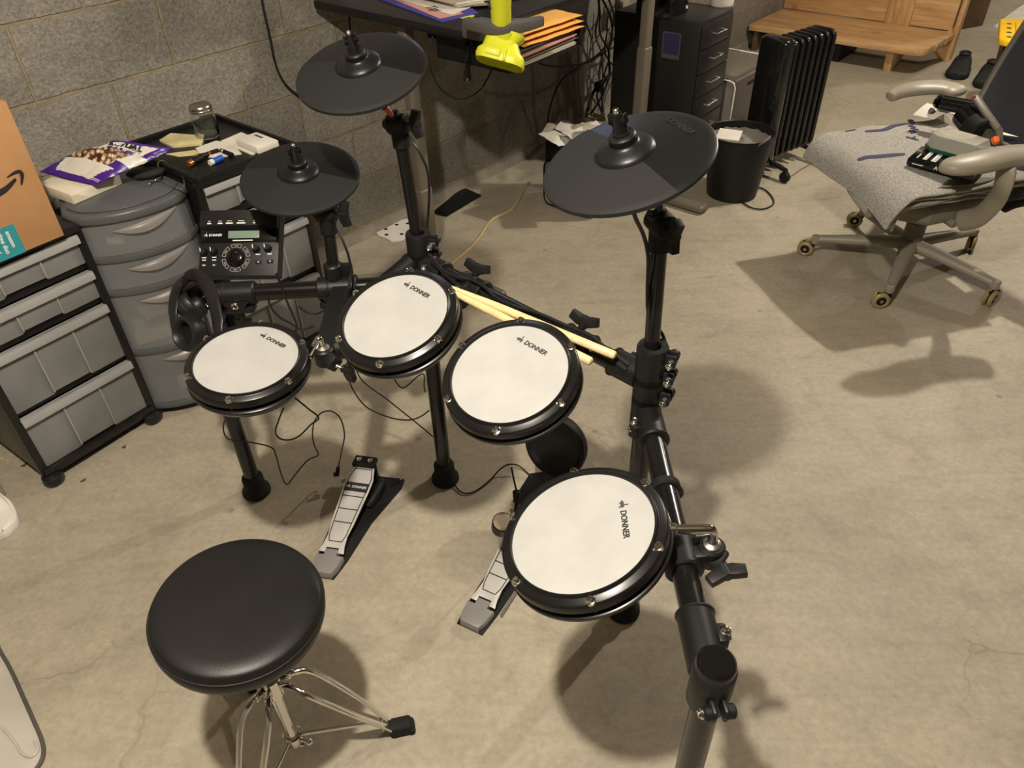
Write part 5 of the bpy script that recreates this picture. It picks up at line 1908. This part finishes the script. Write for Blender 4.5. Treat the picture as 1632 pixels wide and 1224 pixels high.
# ------------------------------------------------------------------ flat things on the floor
P = [at(x, y, 0) for x, y in ((690, 340), (712, 346), (767, 313), (738, 300))]
c = sum(P, Vector()) / 4
mb = MB()
mb.prism([(p.x - c.x, p.y - c.y) for p in P], 0, .008, None, 0, .002)
mb.prism([((p.x - c.x) * .86, (p.y - c.y) * .86) for p in P], .008, .0095, None, 0, .0)
o = one('floor_tray', mb, M['black_soft'], 'flat black rectangular tray on the floor below the desk', 'tray')
o.location = (c.x, c.y, 0)
leaf('perforated_plate', 'white notched plastic plate on the floor against the block wall', [(599, 371), (612, 363), (620, 361), (642, 352), (660, 348), (662, 372), (640, 384), (624, 386), (616, 381), (604, 377)], .0005, M['white_plastic'], 'plate', .006)
pl = bpy.data.objects['perforated_plate']
mb = MB()
for x, y in ((615, 365), (632, 358), (616, 374), (640, 373), (650, 356)):
    p = at(x, y, .0068)
    mb.lathe([(0, .0002), (.009, .0), (.009, -.001), (0, -.001)], 12, Matrix.Translation(p - pl.location))
mb.build('hole', M['black_soft'], pl)
leaf('paper', 'grey paper lying on the floor between black tray and storage box', [(822, 294), (860, 275), (900, 285), (905, 300), (840, 308)], .0005, M['paper_grey'], 'paper', .002)
P = [at(x, y, 0) for x, y in ((-4, 762), (10, 789), (0, 797), (-40, 812), (-60, 775))]
c = sum(P, Vector()) / len(P)
mb = MB()
mb.prism([(p.x - c.x, p.y - c.y) for p in P], 0, .012, None, 0, .003)
o = one('box_lid', mb, M['pc_panel'], 'corner of a flat grey lid on the floor at the left edge', 'lid')
o.location = (c.x, c.y, 0)
# pale sheet with a rounded, rimmed corner at the lower left
edge = [(-40, 960), (0, 1036), (18, 1068), (38, 1112), (55, 1150), (67, 1178), (71, 1200), (66, 1218), (50, 1238), (10, 1275), (-120, 1330), (-160, 1000)]
P = [at(x, y, 0) for x, y in edge]
c = sum(P, Vector()) / len(P)
mb = MB()
mb.prism([(p.x - c.x, p.y - c.y) for p in P], .0, .006, None, 0, .002)
sh = thing('plastic_sheet', 'pale grey plastic sheet with a rounded dark rimmed corner, lower left', 'sheet', frame((c.x, c.y, 0)))
mb.build('panel', M['sheet'], sh)
mb = MB()
mb.tube([Vector((p.x - c.x, p.y - c.y, .006)) for p in P], .0042, 8, closed=True, k=4)
mb.build('rim', M['tool_grey'], sh)
mb = MB()
mb.tube([at(x, y, .008) - Vector((c.x, c.y, 0)) for x, y in ((-10, 1150), (8, 1165), (25, 1185), (34, 1200), (50, 1206), (60, 1195), (55, 1180))], .003, 8)
mb.build('seam', M['sheet'], sh)
# grit swept up by the cart
random.seed(21)
mb = MB()
for i in range(46):
    p = at(random.gauss(2, 14), random.gauss(728, 14), 0)
    mb.ball((p.x, p.y, .002), random.uniform(.001, .003), None, 0, (1, 1, .6), 6, 4)
o = mb.build('floor_grit', mat('pale_grit', srgb(190, 178, 152), .9, var=.5, vscale=60))
o['kind'] = 'stuff'; o['label'] = 'scatter of pale grit on the floor left of the drawer cart'; o['category'] = 'grit'
for i, (px, lab) in enumerate(((((36, 742), (44, 737), (40, 744), (33, 744)), 'small dark flake on the floor left of the drawer cart'), (((128, 768), (137, 763), (136, 766), (130, 769)), 'small dark chip on the floor in front of the drawer cart'), (((194, 713), (201, 711), (200, 714), (196, 715)), 'tiny dark crumb on the floor below the drawer cart'))):
    leaf('floor_chip', lab, px, .0003, M['ply'], 'chip', .003)

# ================================================================== office chair
CA = R(193)
CHF = frame((1.55, 2.59, 0), CA)
CX, CY = CHF.col[0].xyz, CHF.col[1].xyz
ch = thing('office_chair', 'grey office chair on five casters with a dark mesh back', 'chair', CHF)
inv = CHF.inverted()
cast = [inv @ at(x, y, .03) for x, y in ((1292, 397), (1412, 478), (1583, 472), (1370, 351), (1549, 385))]
mb = MB()
mb.lathe([(0, .115), (.05, .112), (.055, .10), (.05, .085), (0, .083)], 32)
mb.cyl((0, 0, .10), (0, 0, .30), .028, n=24)
mb.cyl((0, 0, .10), (0, 0, .20), .036, n=24, bev=.003)
mb.build('column', M['chair_dark'], ch)
for i, p in enumerate(cast):
    d = Vector((p.x, p.y, 0)).normalized()
    L = Vector((p.x, p.y)).length - .01
    an = math.atan2(d.y, d.x)
    m = Matrix.Rotation(an, 4, 'Z')
    mb = MB()
    mb.tube([(.03, 0, .105), (.12, 0, .10), (.24, 0, .088), (L, 0, .078)], (lambda u: (.024 - .009 * u, .034 - .019 * u)), 14, m, flat=(0, 0, 1))
    mb.cyl((L, 0, .058), (L, 0, .092), .017, n=18, M=m, bev=.004)
    arm = mb.build('base_arm', M['chair_grey'], ch)
    wd = R((150, 175, 215, 160, 235)[i]) - CA
    wm = Matrix.Translation((p.x, p.y, 0)) @ Matrix.Rotation(wd, 4, 'Z')
    mb = MB()
    mb.box((.012, 0, .052), (.05, .026, .014), wm, .005)
    mb.cyl((.02, -.014, .031), (.02, .014, .031), .019, n=24, M=wm, bev=.002)
    mb.cyl((0, 0, .045), (0, 0, .075), .006, n=12, M=wm)
    fk = mb.build('caster', M['black_soft'], arm)
    mb = MB()
    for sg in (-1, 1):
        mb.tube([Vector((.02 + .0245 * math.cos(a), .010 * sg, .031 + .0245 * math.sin(a))) for a in [k * PI / 12 for k in range(24)]], (lambda u: (.0065, .0085)), 8, wm, closed=True, smooth=False)
    mb.build('tyre', M['tyre'], arm)
    mb = MB()
    for sg in (-1, 1):
        mb.cyl((.02, .014 * sg, .031), (.02, .0165 * sg, .031), .006, n=14, M=wm)
    mb.build('axle_cap', M['steel'], arm)
mb = MB()
mb.prism([(-.18, -.15), (.13, -.17), (.22, -.09), (.22, .10), (.13, .19), (-.18, .17)], .275, .365, None, 0, .035, 3)
mb.prism([(-.2, -.06), (.0, -.07), (.0, .07), (-.2, .06)], .23, .30, None, 0, .02, 3)
mb.cyl((.05, -.09, .30), (.03, .20, .285), .016, n=16, bev=.004)
mb.build('mechanism', mat('mid_grey_chair_shell', srgb(122, 115, 102), .45), ch)
SZ = .42
mb = MB()
def seatf(u, v):
    x, y = (u - .5) * 2, (v - .5) * 2
    r = .25
    X, Y = x * math.sqrt(1 - y * y / 2.6) * .245 + .085, y * math.sqrt(1 - x * x / 2.6) * .265
    return Vector((X, Y, SZ + .012 - .03 * max(0, x) ** 3 + .008 * y * y))
mb.grid(seatf, 24, 24, None, 0, -.03)
mb.build('seat', M['chair_dark'], ch)
# arms
def arm_pad(px, zt, w, hgt):
    mb = MB()
    P = [inv @ at(x, y, zt + dz) for x, y, dz in px]
    def rad(u):
        e = 1.0
        if u < .10:
            e = math.sqrt(max(.01, 1 - (1 - u / .10) ** 2))
        elif u > .9:
            e = math.sqrt(max(.01, 1 - (1 - (1 - u) / .10) ** 2))
        return (hgt * (.75 + .25 * math.sin(PI * u)) * max(e, .15), w(u) * max(e, .12))
    mb.tube(P, rad, 22, k=12, flat=(0, 0, 1))
    return mb
mb = arm_pad([(1417, 156, -.03), (1425, 151, -.022), (1440, 145, -.01), (1462, 141, 0), (1490, 139, .004), (1512, 141, .004), (1534, 149, .0)], .595, lambda u: .022 + .028 * min(1, u * 1.5) ** 1.3, .024)
mb.build('arm_pad', M['chair_grey'], ch)
mb = arm_pad([(1506, 262, -.012), (1525, 264, -.006), (1560, 259, .0), (1600, 250, .0), (1650, 246, .0), (1690, 250, -.004)], .595, lambda u: .042 + .008 * math.sin(PI * u), .030)
mb.build('arm_pad', M['chair_grey'], ch)
for pts in ([(1605, 262, .57), (1600, 290, .52), (1588, 318, .44), (1560, 345, .35), (1530, 352, .30)], [(1505, 150, .575), (1500, 165, .52), (1497, 180, .44), (1500, 200, .35), (1510, 220, .29)]):
    mb = MB()
    mb.tube([inv @ at(*p) for p in pts], lambda u: (.016, .036), 12, flat=(1, 0, 0))
    mb.build('arm_support', M['chair_grey'], ch)
# back
mb = MB()
def backf(u, v):
    y = (u - .5) * 2
    wv = .185 + .045 * math.sin(PI * min(1, v * .9 + .1))
    return Vector((-.265 - .16 * v + .05 * y * y * .6 - .02 * math.sin(PI * v), y * wv + .03, .46 + .54 * v))
mb.grid(backf, 24, 24, None, 0, .006)
mb.build('back_mesh', M['mesh_back'], ch)
mb = MB()
loop = [backf(i / 12, 0) for i in range(13)] + [backf(1, i / 12) for i in range(1, 13)] + [backf(1 - i / 12, 1) for i in range(1, 13)] + [backf(0, 1 - i / 12) for i in range(1, 12)]
mb.tube(loop, .013, 10, k=2, closed=True)
mb.tube([(-.15, 0, .30), (-.29, 0, .34), (-.335, 0, .46), (-.365, 0, .62)], (lambda u: (.016, .05 - .02 * u)), 12, flat=(1, 0, .3))
mb.build('back_frame', M['chair_dark'], ch)

# folded grey cloth over the seat
cl = thing('folded_blanket', 'folded heather grey cloth with navy print hanging over the chair seat front', 'blanket', CHF)
NL, STEP, TH = 4, .0175, .0125
def towel(u, v, lay):
    # u from back to front edge, v across the seat (far side to near side)
    Lp = .60
    s = u * Lp
    th = STEP * lay
    y = -.25 + .50 * v + (.010 * lay - .012 + .012 * noise.noise((u * 4, lay * 2.7, 1))) * max(0, v - .5) * 2
    x0, x1, rad = -.17, .285, .045 + th
    flat_len = x1 - x0
    w = .007 * noise.noise((u * 5 + lay, v * 4, lay * 3.7)) + .009 * noise.noise((u * 6, v * 3, lay * 5.1)) * max(0, v - .8) * 5
    drop = -.035 * max(0, v - .72) / .28 * (.3 + .7 * u)
    if s < flat_len:
        X, Z = x0 + s, SZ + .010 + th
    else:
        a = (s - flat_len) / rad
        if a < PI / 2 * .95:
            X, Z = x1 + rad * math.sin(a), SZ + .010 + th - rad * (1 - math.cos(a))
        else:
            X, Z = x1 + rad * math.sin(PI / 2 * .95), SZ + .010 + th - rad * (1 - math.cos(PI / 2 * .95)) - (a - PI / 2 * .95) * rad
    return Vector((X, y, Z + w + drop))
def towel_n(u, v, lay):
    tx = towel(min(1, u + .02), v, lay) - towel(max(0, u - .02), v, lay)
    ty = towel(u, min(1, v + .02), lay) - towel(u, max(0, v - .02), lay)
    return tx.cross(ty).normalized()
def towel_shell(lay):
    # closed cross-section: over the top from far to near, round the hem and back underneath
    def f(u, v):
        uu = u * (1 - .03 * (NL - 1 - lay))
        if v < .46:
            return towel(uu, v / .46, lay)
        if v < .5:
            a = (v - .46) / .04 * PI
            n = towel_n(uu, 1, lay)
            return towel(uu, 1, lay) - n * TH * .5 * (1 - math.cos(a)) + Vector((0, TH * .5 * math.sin(a), 0))
        if v < .96:
            t = 1 - (v - .5) / .46
            return towel(uu, t, lay) - towel_n(uu, t, lay) * TH
        return towel(uu, 0, lay) - towel_n(uu, 0, lay) * TH * (1 - (v - .96) / .04)
    return f
mb = MB()
for lay in range(NL):
    mb.grid(towel_shell(lay), 46, 80, cv=True)
mb.tube([inv @ at(x, y, z) for x, y, z in ((1345, 280, .40), (1362, 308, .385), (1378, 326, .375), (1390, 336, .37))], lambda u: .012 + .014 * u, 14)
mb.build('cloth', M['heather'], cl)
def tw(u, v, dz=.0022):
    p = towel(u, v, NL - 1)
    tx = towel(u + .02, v, NL - 1) - towel(u - .02, v, NL - 1)
    ty = towel(u, v + .02, NL - 1) - towel(u, v - .02, NL - 1)
    n = tx.cross(ty).normalized()
    tx.normalize()
    return p + n * dz, tx, n
def tuv(px, py):
    # find cloth parameters seen at a photo pixel
    best = None
    for i in range(61):
        for j in range(61):
            q = CHF @ towel(i / 60, j / 60, NL - 1) - EYE
            k = q.dot(_fw)
            x, y = 816 + CAM_F * q.dot(_rt) / k, 612 - CAM_F * q.dot(_up) / k
            e = (x - px) ** 2 + (y - py) ** 2
            if best is None or e < best[0]:
                best = (e, i / 60, j / 60)
    return best[1], best[2]
mb = MB()
def print_band(pts, w):
    Q = catmull([Vector((*tuv(*p), 0)) for p in pts], 8)
    P3 = [tw(min(.98, max(.02, q.x)), min(.98, max(.02, q.y)), .0015)[0] for q in Q]
    n = tw(min(.98, max(.02, Q[0].x)), min(.98, max(.02, Q[0].y)))[2]
    mb.tube(P3, lambda u: (.0012, w * (.35 + .65 * math.sin(PI * (.1 + .8 * u)))), 8, smooth=False, flat=n)
print_band([(1366, 256), (1400, 250), (1440, 246)], .013)
print_band([(1380, 210), (1405, 208), (1425, 200), (1438, 182)], .011)
print_band([(1345, 207), (1358, 203)], .006)
for i, c_ in enumerate('useway'):
    u_, v_ = tuv(1451 + i * 1.5, 176 + i * 9.0)
    p, tx_, n_ = tw(u_, v_)
    txw = CHF.to_3x3() @ tx_
    yv = inv.to_3x3() @ Vector((.95, .3, 0))
    xv = inv.to_3x3() @ Vector((-.1, -1, 0)).normalized()
    xv -= n_ * xv.dot(n_); xv.normalize()
    mb.text(c_, .046, axes(p, xv, n_.cross(xv), n_), .0006, weight=.0008, sx=1.9)
mb.build('print', M['navy_ink'], cl)

# things lying on the cloth
ZC = SZ + .010 + STEP * (NL - 1) + .008
def chp(px, py, dz=0.0):
    return at(px, py, ZC + dz)
b0, b1, b2 = chp(1444, 262, .002), chp(1540, 285, .002), chp(1436, 222, .004)
bx_ = (b1 - b0).normalized()
by_ = Vector((-bx_.y, bx_.x, 0))
BKF = axes(b0, bx_, by_, (0, 0, 1))
bk = thing('paperback_book', 'black paperback book with white lettering lying on the grey cloth', 'book', BKF)
bw, bd = .21, .135
mb = MB()
mb.box((bw / 2, bd / 2, .0105), (bw - .004, bd - .004, .017), None, .001)
mb.build('pages', M['carton'], bk)
mb = MB()
mb.box((bw / 2, bd / 2, .0208), (bw, bd, .0016), None, .0006)
mb.box((bw / 2, bd / 2, .001), (bw, bd, .0016), None, .0006)
mb.box((bw / 2, .0, .011), (bw, .0016, .0212), None, .0006)
cv = mb.build('cover', M['glossblack'], bk)
mb = MB()
mb.text('A NAVY', .017, axes((.118, -.0012, .0105), (1, 0, 0), (0, 0, 1), (0, -1, 0)), .0003, weight=.0004)
mb.build('spine_lettering', M['white_ink'], cv)
mb = MB()
mb.box((.035, -.0012, .0085), (.036, .0006, .003))
mb.build('spine_mark', M['white_ink'], cv)
mb = MB()
random.seed(8)
for r_, (x, w) in enumerate(((.022, .004), (.046, .013), (.074, .016))):
    y = .02
    while y < (.055 if r_ == 0 else .10):
        l_ = random.uniform(.008, .014)
        mb.box((x, y + l_ / 2, .0219), (w, l_ * .8, .0006))
        if r_:
            mb.box((x + w * .15, y + l_ / 2, .0221), (w * .3, l_ * .25, .0006), mi=1)
        y += l_
mb.build('cover_lettering', [M['white_ink'], M['ink']], cv)
# clear clamshell with a green tray
t0, t1 = chp(1483, 240, .026), chp(1552, 258, .026)
tx_ = (t1 - t0).normalized()
TKF = axes(t0, tx_, Vector((-tx_.y, tx_.x, 0)), (0, 0, 1))
cs = thing('plastic_package', 'clear plastic package with a dark green tray on top of the black book', 'package', TKF)
mb = MB()
mb.prism([(-.03, .02), (.0, -.01), (.15, -.01), (.16, .1), (-.0, .12), (-.035, .09)], -.002, .012, None, 0, .003)
mb.build('tray', M['green'], cs)
mb = MB()
def hull(u, v):
    rings = [[(-.027, .02), (.0, -.007), (.148, -.007), (.156, .098), (.0, .115), (-.032, .088)], [(-.02, .025), (.008, .006), (.13, .004), (.14, .09), (.008, .1), (-.022, .08)], [(.02, .05), (.03, .035), (.10, .03), (.105, .075), (.035, .08), (.018, .07)]]
    k = min(2, int(round(u * 2)))
    p = rings[k][int(round(v * 6)) % 6]
    return Vector((p[0], p[1], (.012, .05, .058)[k]))
mb.grid(hull, 3, 6, cv=True)
mb.prism([(.02, .05), (.03, .035), (.10, .03), (.105, .075), (.035, .08), (.018, .07)], .0575, .0585)
mb.build('blister', mat('smoky_clear_plastic', srgb(204, 196, 180), .15, alpha=.55), cs)
# white tag card with a black shield
mb = MB()
g = [chp(x, y, .05) for x, y in ((1457, 180), (1477, 166), (1502, 170), (1528, 182), (1531, 196), (1498, 176), (1487, 187), (1470, 183))]
gc = sum(g, Vector()) / len(g)
tagc = thing('tag_card', 'white card tag with a small black shield emblem, on the chair', 'card', frame(gc))
q00, q10, q11, q01 = [chp(*q) - gc for q in ((1455, 183, .05), (1489, 190, .045), (1518, 177, .07), (1478, 164, .085))]
r00, r10, r11, r01 = [chp(*q) - gc for q in ((1500, 173, .068), (1522, 200, .04), (1537, 203, .045), (1514, 169, .075))]
def quad(a, b, c_, d, amp=.004):
    return lambda u, v: a.lerp(b, v).lerp(d.lerp(c_, v), u) + Vector((0, 0, amp * math.sin(PI * u)))
mb.grid(quad(q00, q10, q11, q01), 10, 8, None, 0, .001)
mb.grid(quad(r00, r10, r11, r01), 8, 6, None, 0, .001)
mb.build('card', M['paper'], tagc)
mb = MB()
ec = (q00 + q10 + q11 + q01) / 4
ex, ey = (q10 - q00).normalized(), (q01 - q00)
ez = ex.cross(ey).normalized()
ey = ez.cross(ex)
mb.prism([(-.013, .009), (.0, .013), (.013, .009), (.011, -.004), (0, -.013), (-.011, -.004)], 0, .0008, axes(ec + ez * .0062, ey, -ex, ez))
mb.build('emblem', M['ink'], tagc)
# glossy black cylinder and driver
mb = MB()
mb.cyl(chp(1498, 163, .10), chp(1560, 174, .10), .026, n=32, bev=.006)
mb.cyl(chp(1496, 162, .10), chp(1500, 164, .10), .022, n=32)
one('black_bottle', mb, M['glossblack'], 'glossy black cylinder lying behind the white card on the chair', 'bottle')
lens = thing('camera_lens', 'fat black lens with a rubber grip lying next to the grey tool', 'lens', frame(chp(1548, 200, .06)))
mb = MB()
l0, l1 = chp(1536, 182, .085), chp(1566, 212, .06)
mb.cyl(l0, l0.lerp(l1, .55), .042, .045, n=36, bev=.004)
mb.build('barrel', M['glossblack'], lens, True)
mb = MB()
mb.cyl(l0.lerp(l1, .5), l1, .047, .045, n=36, bev=.006)
mb.build('grip', M['rubber'], lens, True)
gt = thing('hand_tool', 'grey hand tool with an orange nose leaning against the mesh back', 'tool', frame(chp(1575, 195, .09)))
mb = MB()
mb.tube([chp(1555, 155, .15), chp(1572, 180, .12), chp(1590, 205, .08)], (lambda u: (.010, .017)), 10, smooth=False, flat=(0, 0, 1))
mb.build('body', M['chair_dark'], gt, True)
mb = MB()
q0, q1 = chp(1570, 215, .07), chp(1590, 205, .07)
mb.prism([(-.03, -.03), (.03, -.035), (.04, .02), (.0, .035), (-.03, .02)], -.02, .02, zframe(chp(1578, 215, .05), (.2, -.6, .8)), 0, .005)
mb.build('head', M['tool_grey'], gt, True)
mb = MB()
mb.cyl(chp(1585, 219, .07), chp(1588, 229, .055), .013, .011, n=20, bev=.003)
mb.build('nose', M['orange'], gt, True)
mb = MB()
mb.ball(chp(1553, 154, .155), .006)
mb.build('trigger', M['red'], gt, True)
mb = MB()
mb.prism([(0, 0), (.06, .01), (.0, .03)], 0, .001, Matrix.Translation(chp(1592, 214, .03)) @ Matrix.Rotation(R(-40), 4, 'Z'))
one('paper_scrap', mb, M['paper'], 'pointed white paper scrap sticking out beside the orange nose', 'paper')
# black bag hanging behind the near arm
bgp = at(1622, 290, .42)
mb = MB()
mb.ball(bgp, .075, None, 0, (1, .7, .85), 26, 16)
mb.tube([at(1600, 330, .30), at(1618, 322, .33), at(1640, 318, .34)], .022, 12)
one('black_bag', mb, M['shoe'], 'dark bag behind the near chair arm at the right edge', 'bag')

# ================================================================== cables
def cable(pts, label, r=.0028, m=None, grp=None, k=6, name='cable', smooth=True):
    mb = MB()
    mb.tube(pts, r, 8, k=k, smooth=smooth)
    return one(name, mb, m or M['cable'], label, 'cable', grp)
def vert(y0, n=(0, 1, 0)):
    return lambda px, py: onplane(px, py, (0, y0, 0), n)
cable([wallpix(x, y) for x, y in ((415, -20), (419, 10), (430, 60), (437, 95), (446, 120), (458, 138), (475, 152), (492, 160))], 'black cable hanging down the block wall left of the back cymbal', .004)
cable([wallpix(x, y, 2.38) for x, y in ((555, 4), (557, 30), (558, 55), (560, 75))], 'black cable hanging straight down from the desk behind the back cymbal', .004)
f = lambda px, py: onplane(px, py, wp(0, 1.80), WN)
cable([f(x, y) for x, y in ((690, 58), (687, 72), (684, 92), (689, 118), (703, 142), (726, 157), (748, 155), (768, 140), (782, 115), (790, 95))], 'thin black cable looping down below the black under-desk tray', .003)
f = lambda px, py: at(px, py, .70)
cable([at(649, 213, .985), at(664, 235, .965), at(680, 268, .92), at(684, 300, .87), at(683, 335, .80), at(680, 372, .745)], 'black cable running down beside the back cymbal pole', .0028)
cable([at(537, 362, .80), at(547, 385, .775), at(556, 410, .74), at(559, 435, .70), at(556, 456, .68)], 'black cable running down beside the lowest cymbal pole', .0028)
cable([at(1008, 330, 1.062), at(1013, 348, 1.04), at(1026, 376, .99), at(1033, 410, .95), at(1032, 460, .885), at(1033, 495, .84), at(1041, 518, .805), at(1054, 530, .785), at(1061, 548, .765)], 'black cable running down beside the right cymbal pole', .0032)
Gr = 'cables strapped along the back rail'
cable([at(x, y, z) for x, y, z in ((684, 405, .745), (705, 430, .735), (728, 441, .735), (752, 446, .735), (773, 458, .735), (790, 474, .73), (818, 487, .73), (860, 500, .73), (905, 520, .728), (940, 535, .728), (975, 562, .725), (1002, 583, .722))], 'black cable along the back rail, uppermost of the bundle', .0034, None, Gr)
cable([at(x, y, z) for x, y, z in ((686, 415, .735), (720, 446, .728), (760, 474, .725), (800, 494, .722), (850, 516, .722), (900, 528, .722), (935, 548, .722), (970, 570, .72), (998, 590, .715))], 'black cable along the back rail, lower one of the bundle', .0034, None, Gr)
v = vert(1.22)
cable([v(x, y) for x, y in ((452, 650), (444, 670), (439, 688), (446, 699), (462, 701), (478, 694), (495, 677), (508, 666), (492, 652), (470, 634))], 'thin black cable looping below the pad furthest left', .0018)
v = vert(1.40)
cable([at(538, 752, .06), at(541, 735, .075)] + [v(x, y) for x, y in ((546, 712), (549, 692), (543, 668), (530, 656), (514, 657), (502, 670), (498, 690), (501, 710), (507, 725), (490, 734), (470, 757), (457, 772), (448, 755), (440, 727), (432, 713), (400, 705), (365, 700), (356, 685), (358, 670))], 'thin black cable zigzagging from the hi-hat pedal to the left leg', .0018)
mb = MB()
mb.cyl(at(537, 758, .05), at(539, 744, .075), .006, .005, n=14, bev=.001)
mb.ball(at(535, 756, .05), .007)
one('jack_plug', mb, M['black_soft'], 'black jack plug at the toe end of the hi-hat pedal', 'plug')
v = vert(1.47)
cable([v(x, y) for x, y in ((553, 578), (555, 598), (563, 622), (582, 647), (606, 660), (632, 668), (655, 669), (672, 663), (684, 654))], 'thin black cable sagging from the middle back pad to the middle leg', .0018)
v = vert(1.50)
cable([v(x, y) for x, y in ((565, 582), (574, 602), (588, 616), (612, 633), (640, 655), (665, 675), (690, 696))], 'thin black cable running straight down towards the middle leg', .0018)
v = vert(1.44)
cable([v(x, y) for x, y in ((626, 600), (636, 615), (646, 617), (668, 598), (676, 598), (676, 615), (678, 625))], 'thin black cable crumpled behind the middle back pad', .0016)
cable([at(x, y, z) for x, y, z in ((709, 700, .16), (716, 730, .09), (721, 760, .02), (727, 776, .006), (739, 786, .005), (757, 783, .005), (780, 766, .008), (797, 748, .02), (812, 740, .03), (828, 743, .025), (845, 758, .012), (862, 774, .006), (880, 782, .005))], 'black cable curling on the floor from the middle leg to the kick tower', .0022)
cable([at(815, 745, .30), at(819, 765, .28), at(823, 782, .26)], 'short thin cable going into the jack plug beside the kick pedal', .0022)
mb = MB()
mb.cyl(at(823, 782, .26), at(824, 800, .235), .0095, .008, n=16, bev=.002)
mb.cyl(at(824, 800, .235), at(822, 815, .21), .005, n=12)
one('jack_plug', mb, M['black_soft'], 'black jack plug standing just left of the nearest pad, by the kick pedal', 'plug')
cable([at(x, y, .006) for x, y in ((716, 424), (735, 408), (755, 390), (766, 376), (774, 363), (786, 349), (800, 342), (815, 334), (826, 318), (834, 302), (845, 290))], 'beige power cord curving across the floor below the desk', .0075, M['beige_cord'])
cable([at(x, y, .006) for x, y in ((1178, 318), (1195, 330), (1215, 333), (1232, 326), (1231, 315), (1220, 303), (1208, 298))], 'black cord looped on the floor right of the waste bin', .0035)
cable([at(x, y, z) for x, y, z in ((1286, 228, .2), (1300, 234, .12), (1306, 244, .05), (1300, 251, .01), (1286, 254, .006))], 'black cord looped behind the far end of the oil heater', .004)
# cords between tower and rail under the module
v = vert(1.42)
cable([v(x, y) for x, y in ((440, 436), (447, 452), (455, 475), (468, 505), (473, 520), (468, 535))], 'black cable dropping from the right side of the drum module', .0026)
cable([v(x, y) for x, y in ((426, 470), (432, 490), (445, 505), (462, 515), (480, 525), (500, 520))], 'black cable tangled under the left rail, right of the headphones', .0024)
cable([v(x, y) for x, y in ((476, 488), (488, 497), (505, 500), (520, 494), (535, 500), (542, 525))], 'black cable hanging in a curve below the left rail', .0024)
v = vert(1.66)
cable([v(x, y) for x, y in ((425, 356), (428, 345), (438, 341), (448, 346), (451, 360), (450, 385), (446, 402))], 'black cable arching over the right corner of the drum module', .0028)
# tangle hanging behind the desk
random.seed(14)
Gw = 'cables tangled on the wall behind the desk'
names = ['leftmost', 'second', 'third', 'fourth', 'fifth', 'sixth', 'seventh', 'eighth', 'ninth', 'rightmost']
for i in range(10):
    x0 = 962 + i * 4.2
    pts = []
    for j in range(7):
        y = -10 + j * 32
        pts.append(onplane(x0 + random.uniform(-9, 9) - j * 2.0 - (12 * math.sin(j * .9 + i)), y, wp(0, 2.36 - .018 * (i % 4)), WN))
    cable(pts, names[i] + ' black cable of the tangle hanging on the wall beside the desk', random.uniform(.004, .0065), M['cable' if i % 5 else 'grey_cord'], Gw)
f = lambda px, py: onplane(px, py, wp(0, 2.33), WN)
cable([f(x, y) for x, y in ((990, 70), (965, 82), (940, 98), (915, 104), (890, 106), (870, 104), (855, 98))], 'black cable slung sideways from the tangle under the desk', .0045)
cable([f(x, y) for x, y in ((975, 62), (955, 85), (925, 105), (905, 118), (890, 135), (880, 160), (874, 185), (872, 215))], 'black cable drooping under the desk, lower of the two slung sideways', .0045)
cable([f(x, y) for x, y in ((920, 40), (922, 90), (921, 130), (926, 170), (922, 190))], 'grey cord hanging straight down right of the under-desk tray', .005, M['grey_cord'])
cable([f(x, y) for x, y in ((893, 90), (900, 105), (908, 130), (915, 155), (925, 180))], 'thin grey cord slanting down below the under-desk tray', .0035, M['grey_cord'])
cable([f(x, y) for x, y in ((985, 110), (960, 128), (948, 142), (940, 165), (934, 188))], 'thick black cable with a plug lying against the wall under the desk', .007)
mb = MB()
pw = f(953, 138)
mb.box((0, 0, 0), (.035, .03, .05), axes(pw, WT, WN, (0, 0, 1)), .006)
one('power_adapter', mb, M['black_soft'], 'black power adapter hanging in the cable tangle beside the desk', 'adapter')
mb = MB()
mb.box((0, 0, 0), (.06, .05, .05), axes(f(992, 8), WT, WN, (0, 0, 1)), .008)
one('cable_box', mb, M['chair_grey'], 'small grey box in the cable tangle at the top of the wall', 'box')
mb = MB()
rnd = random.Random(4)
pts = [at(945 + rnd.uniform(-16, 20), 188 + rnd.uniform(-10, 8), .12 + rnd.uniform(0, .1)) for _ in range(16)]
mb.tube(pts, .004, 8, k=6)
one('cord_coil', mb, M['beige_cord'], 'tangled beige cord coil on the floor behind the papers', 'cord')

# ================================================================== light
def bulb(name, loc, watts, size, col):
    l = bpy.data.lights.new(name, 'POINT')
    l.energy = watts
    l.shadow_soft_size = size
    l.color = col
    o = bpy.data.objects.new(name, l)
    COL.objects.link(o)
    o.location = loc
    return o
WARM = (1.0, .925, .81)
bulb('ceiling_bulb', (-.27, .32, 2.34), 150, .04, WARM)
bulb('ceiling_bulb', (2.12, 3.12, 2.34), 116, .04, WARM)
bulb('ceiling_bulb', (5.0, 6.2, 2.34), 70, .05, WARM)
w = bpy.data.worlds.new('world')
w.use_nodes = True
w.node_tree.nodes['Background'].inputs[0].default_value = (.9, .8, .66, 1)
w.node_tree.nodes['Background'].inputs[1].default_value = .012
scene.world = w
scene.view_settings.view_transform = 'Standard'
scene.view_settings.look = 'None'
scene.view_settings.gamma = 1.0
scene.view_settings.use_curve_mapping = False
scene.view_settings.exposure = .42
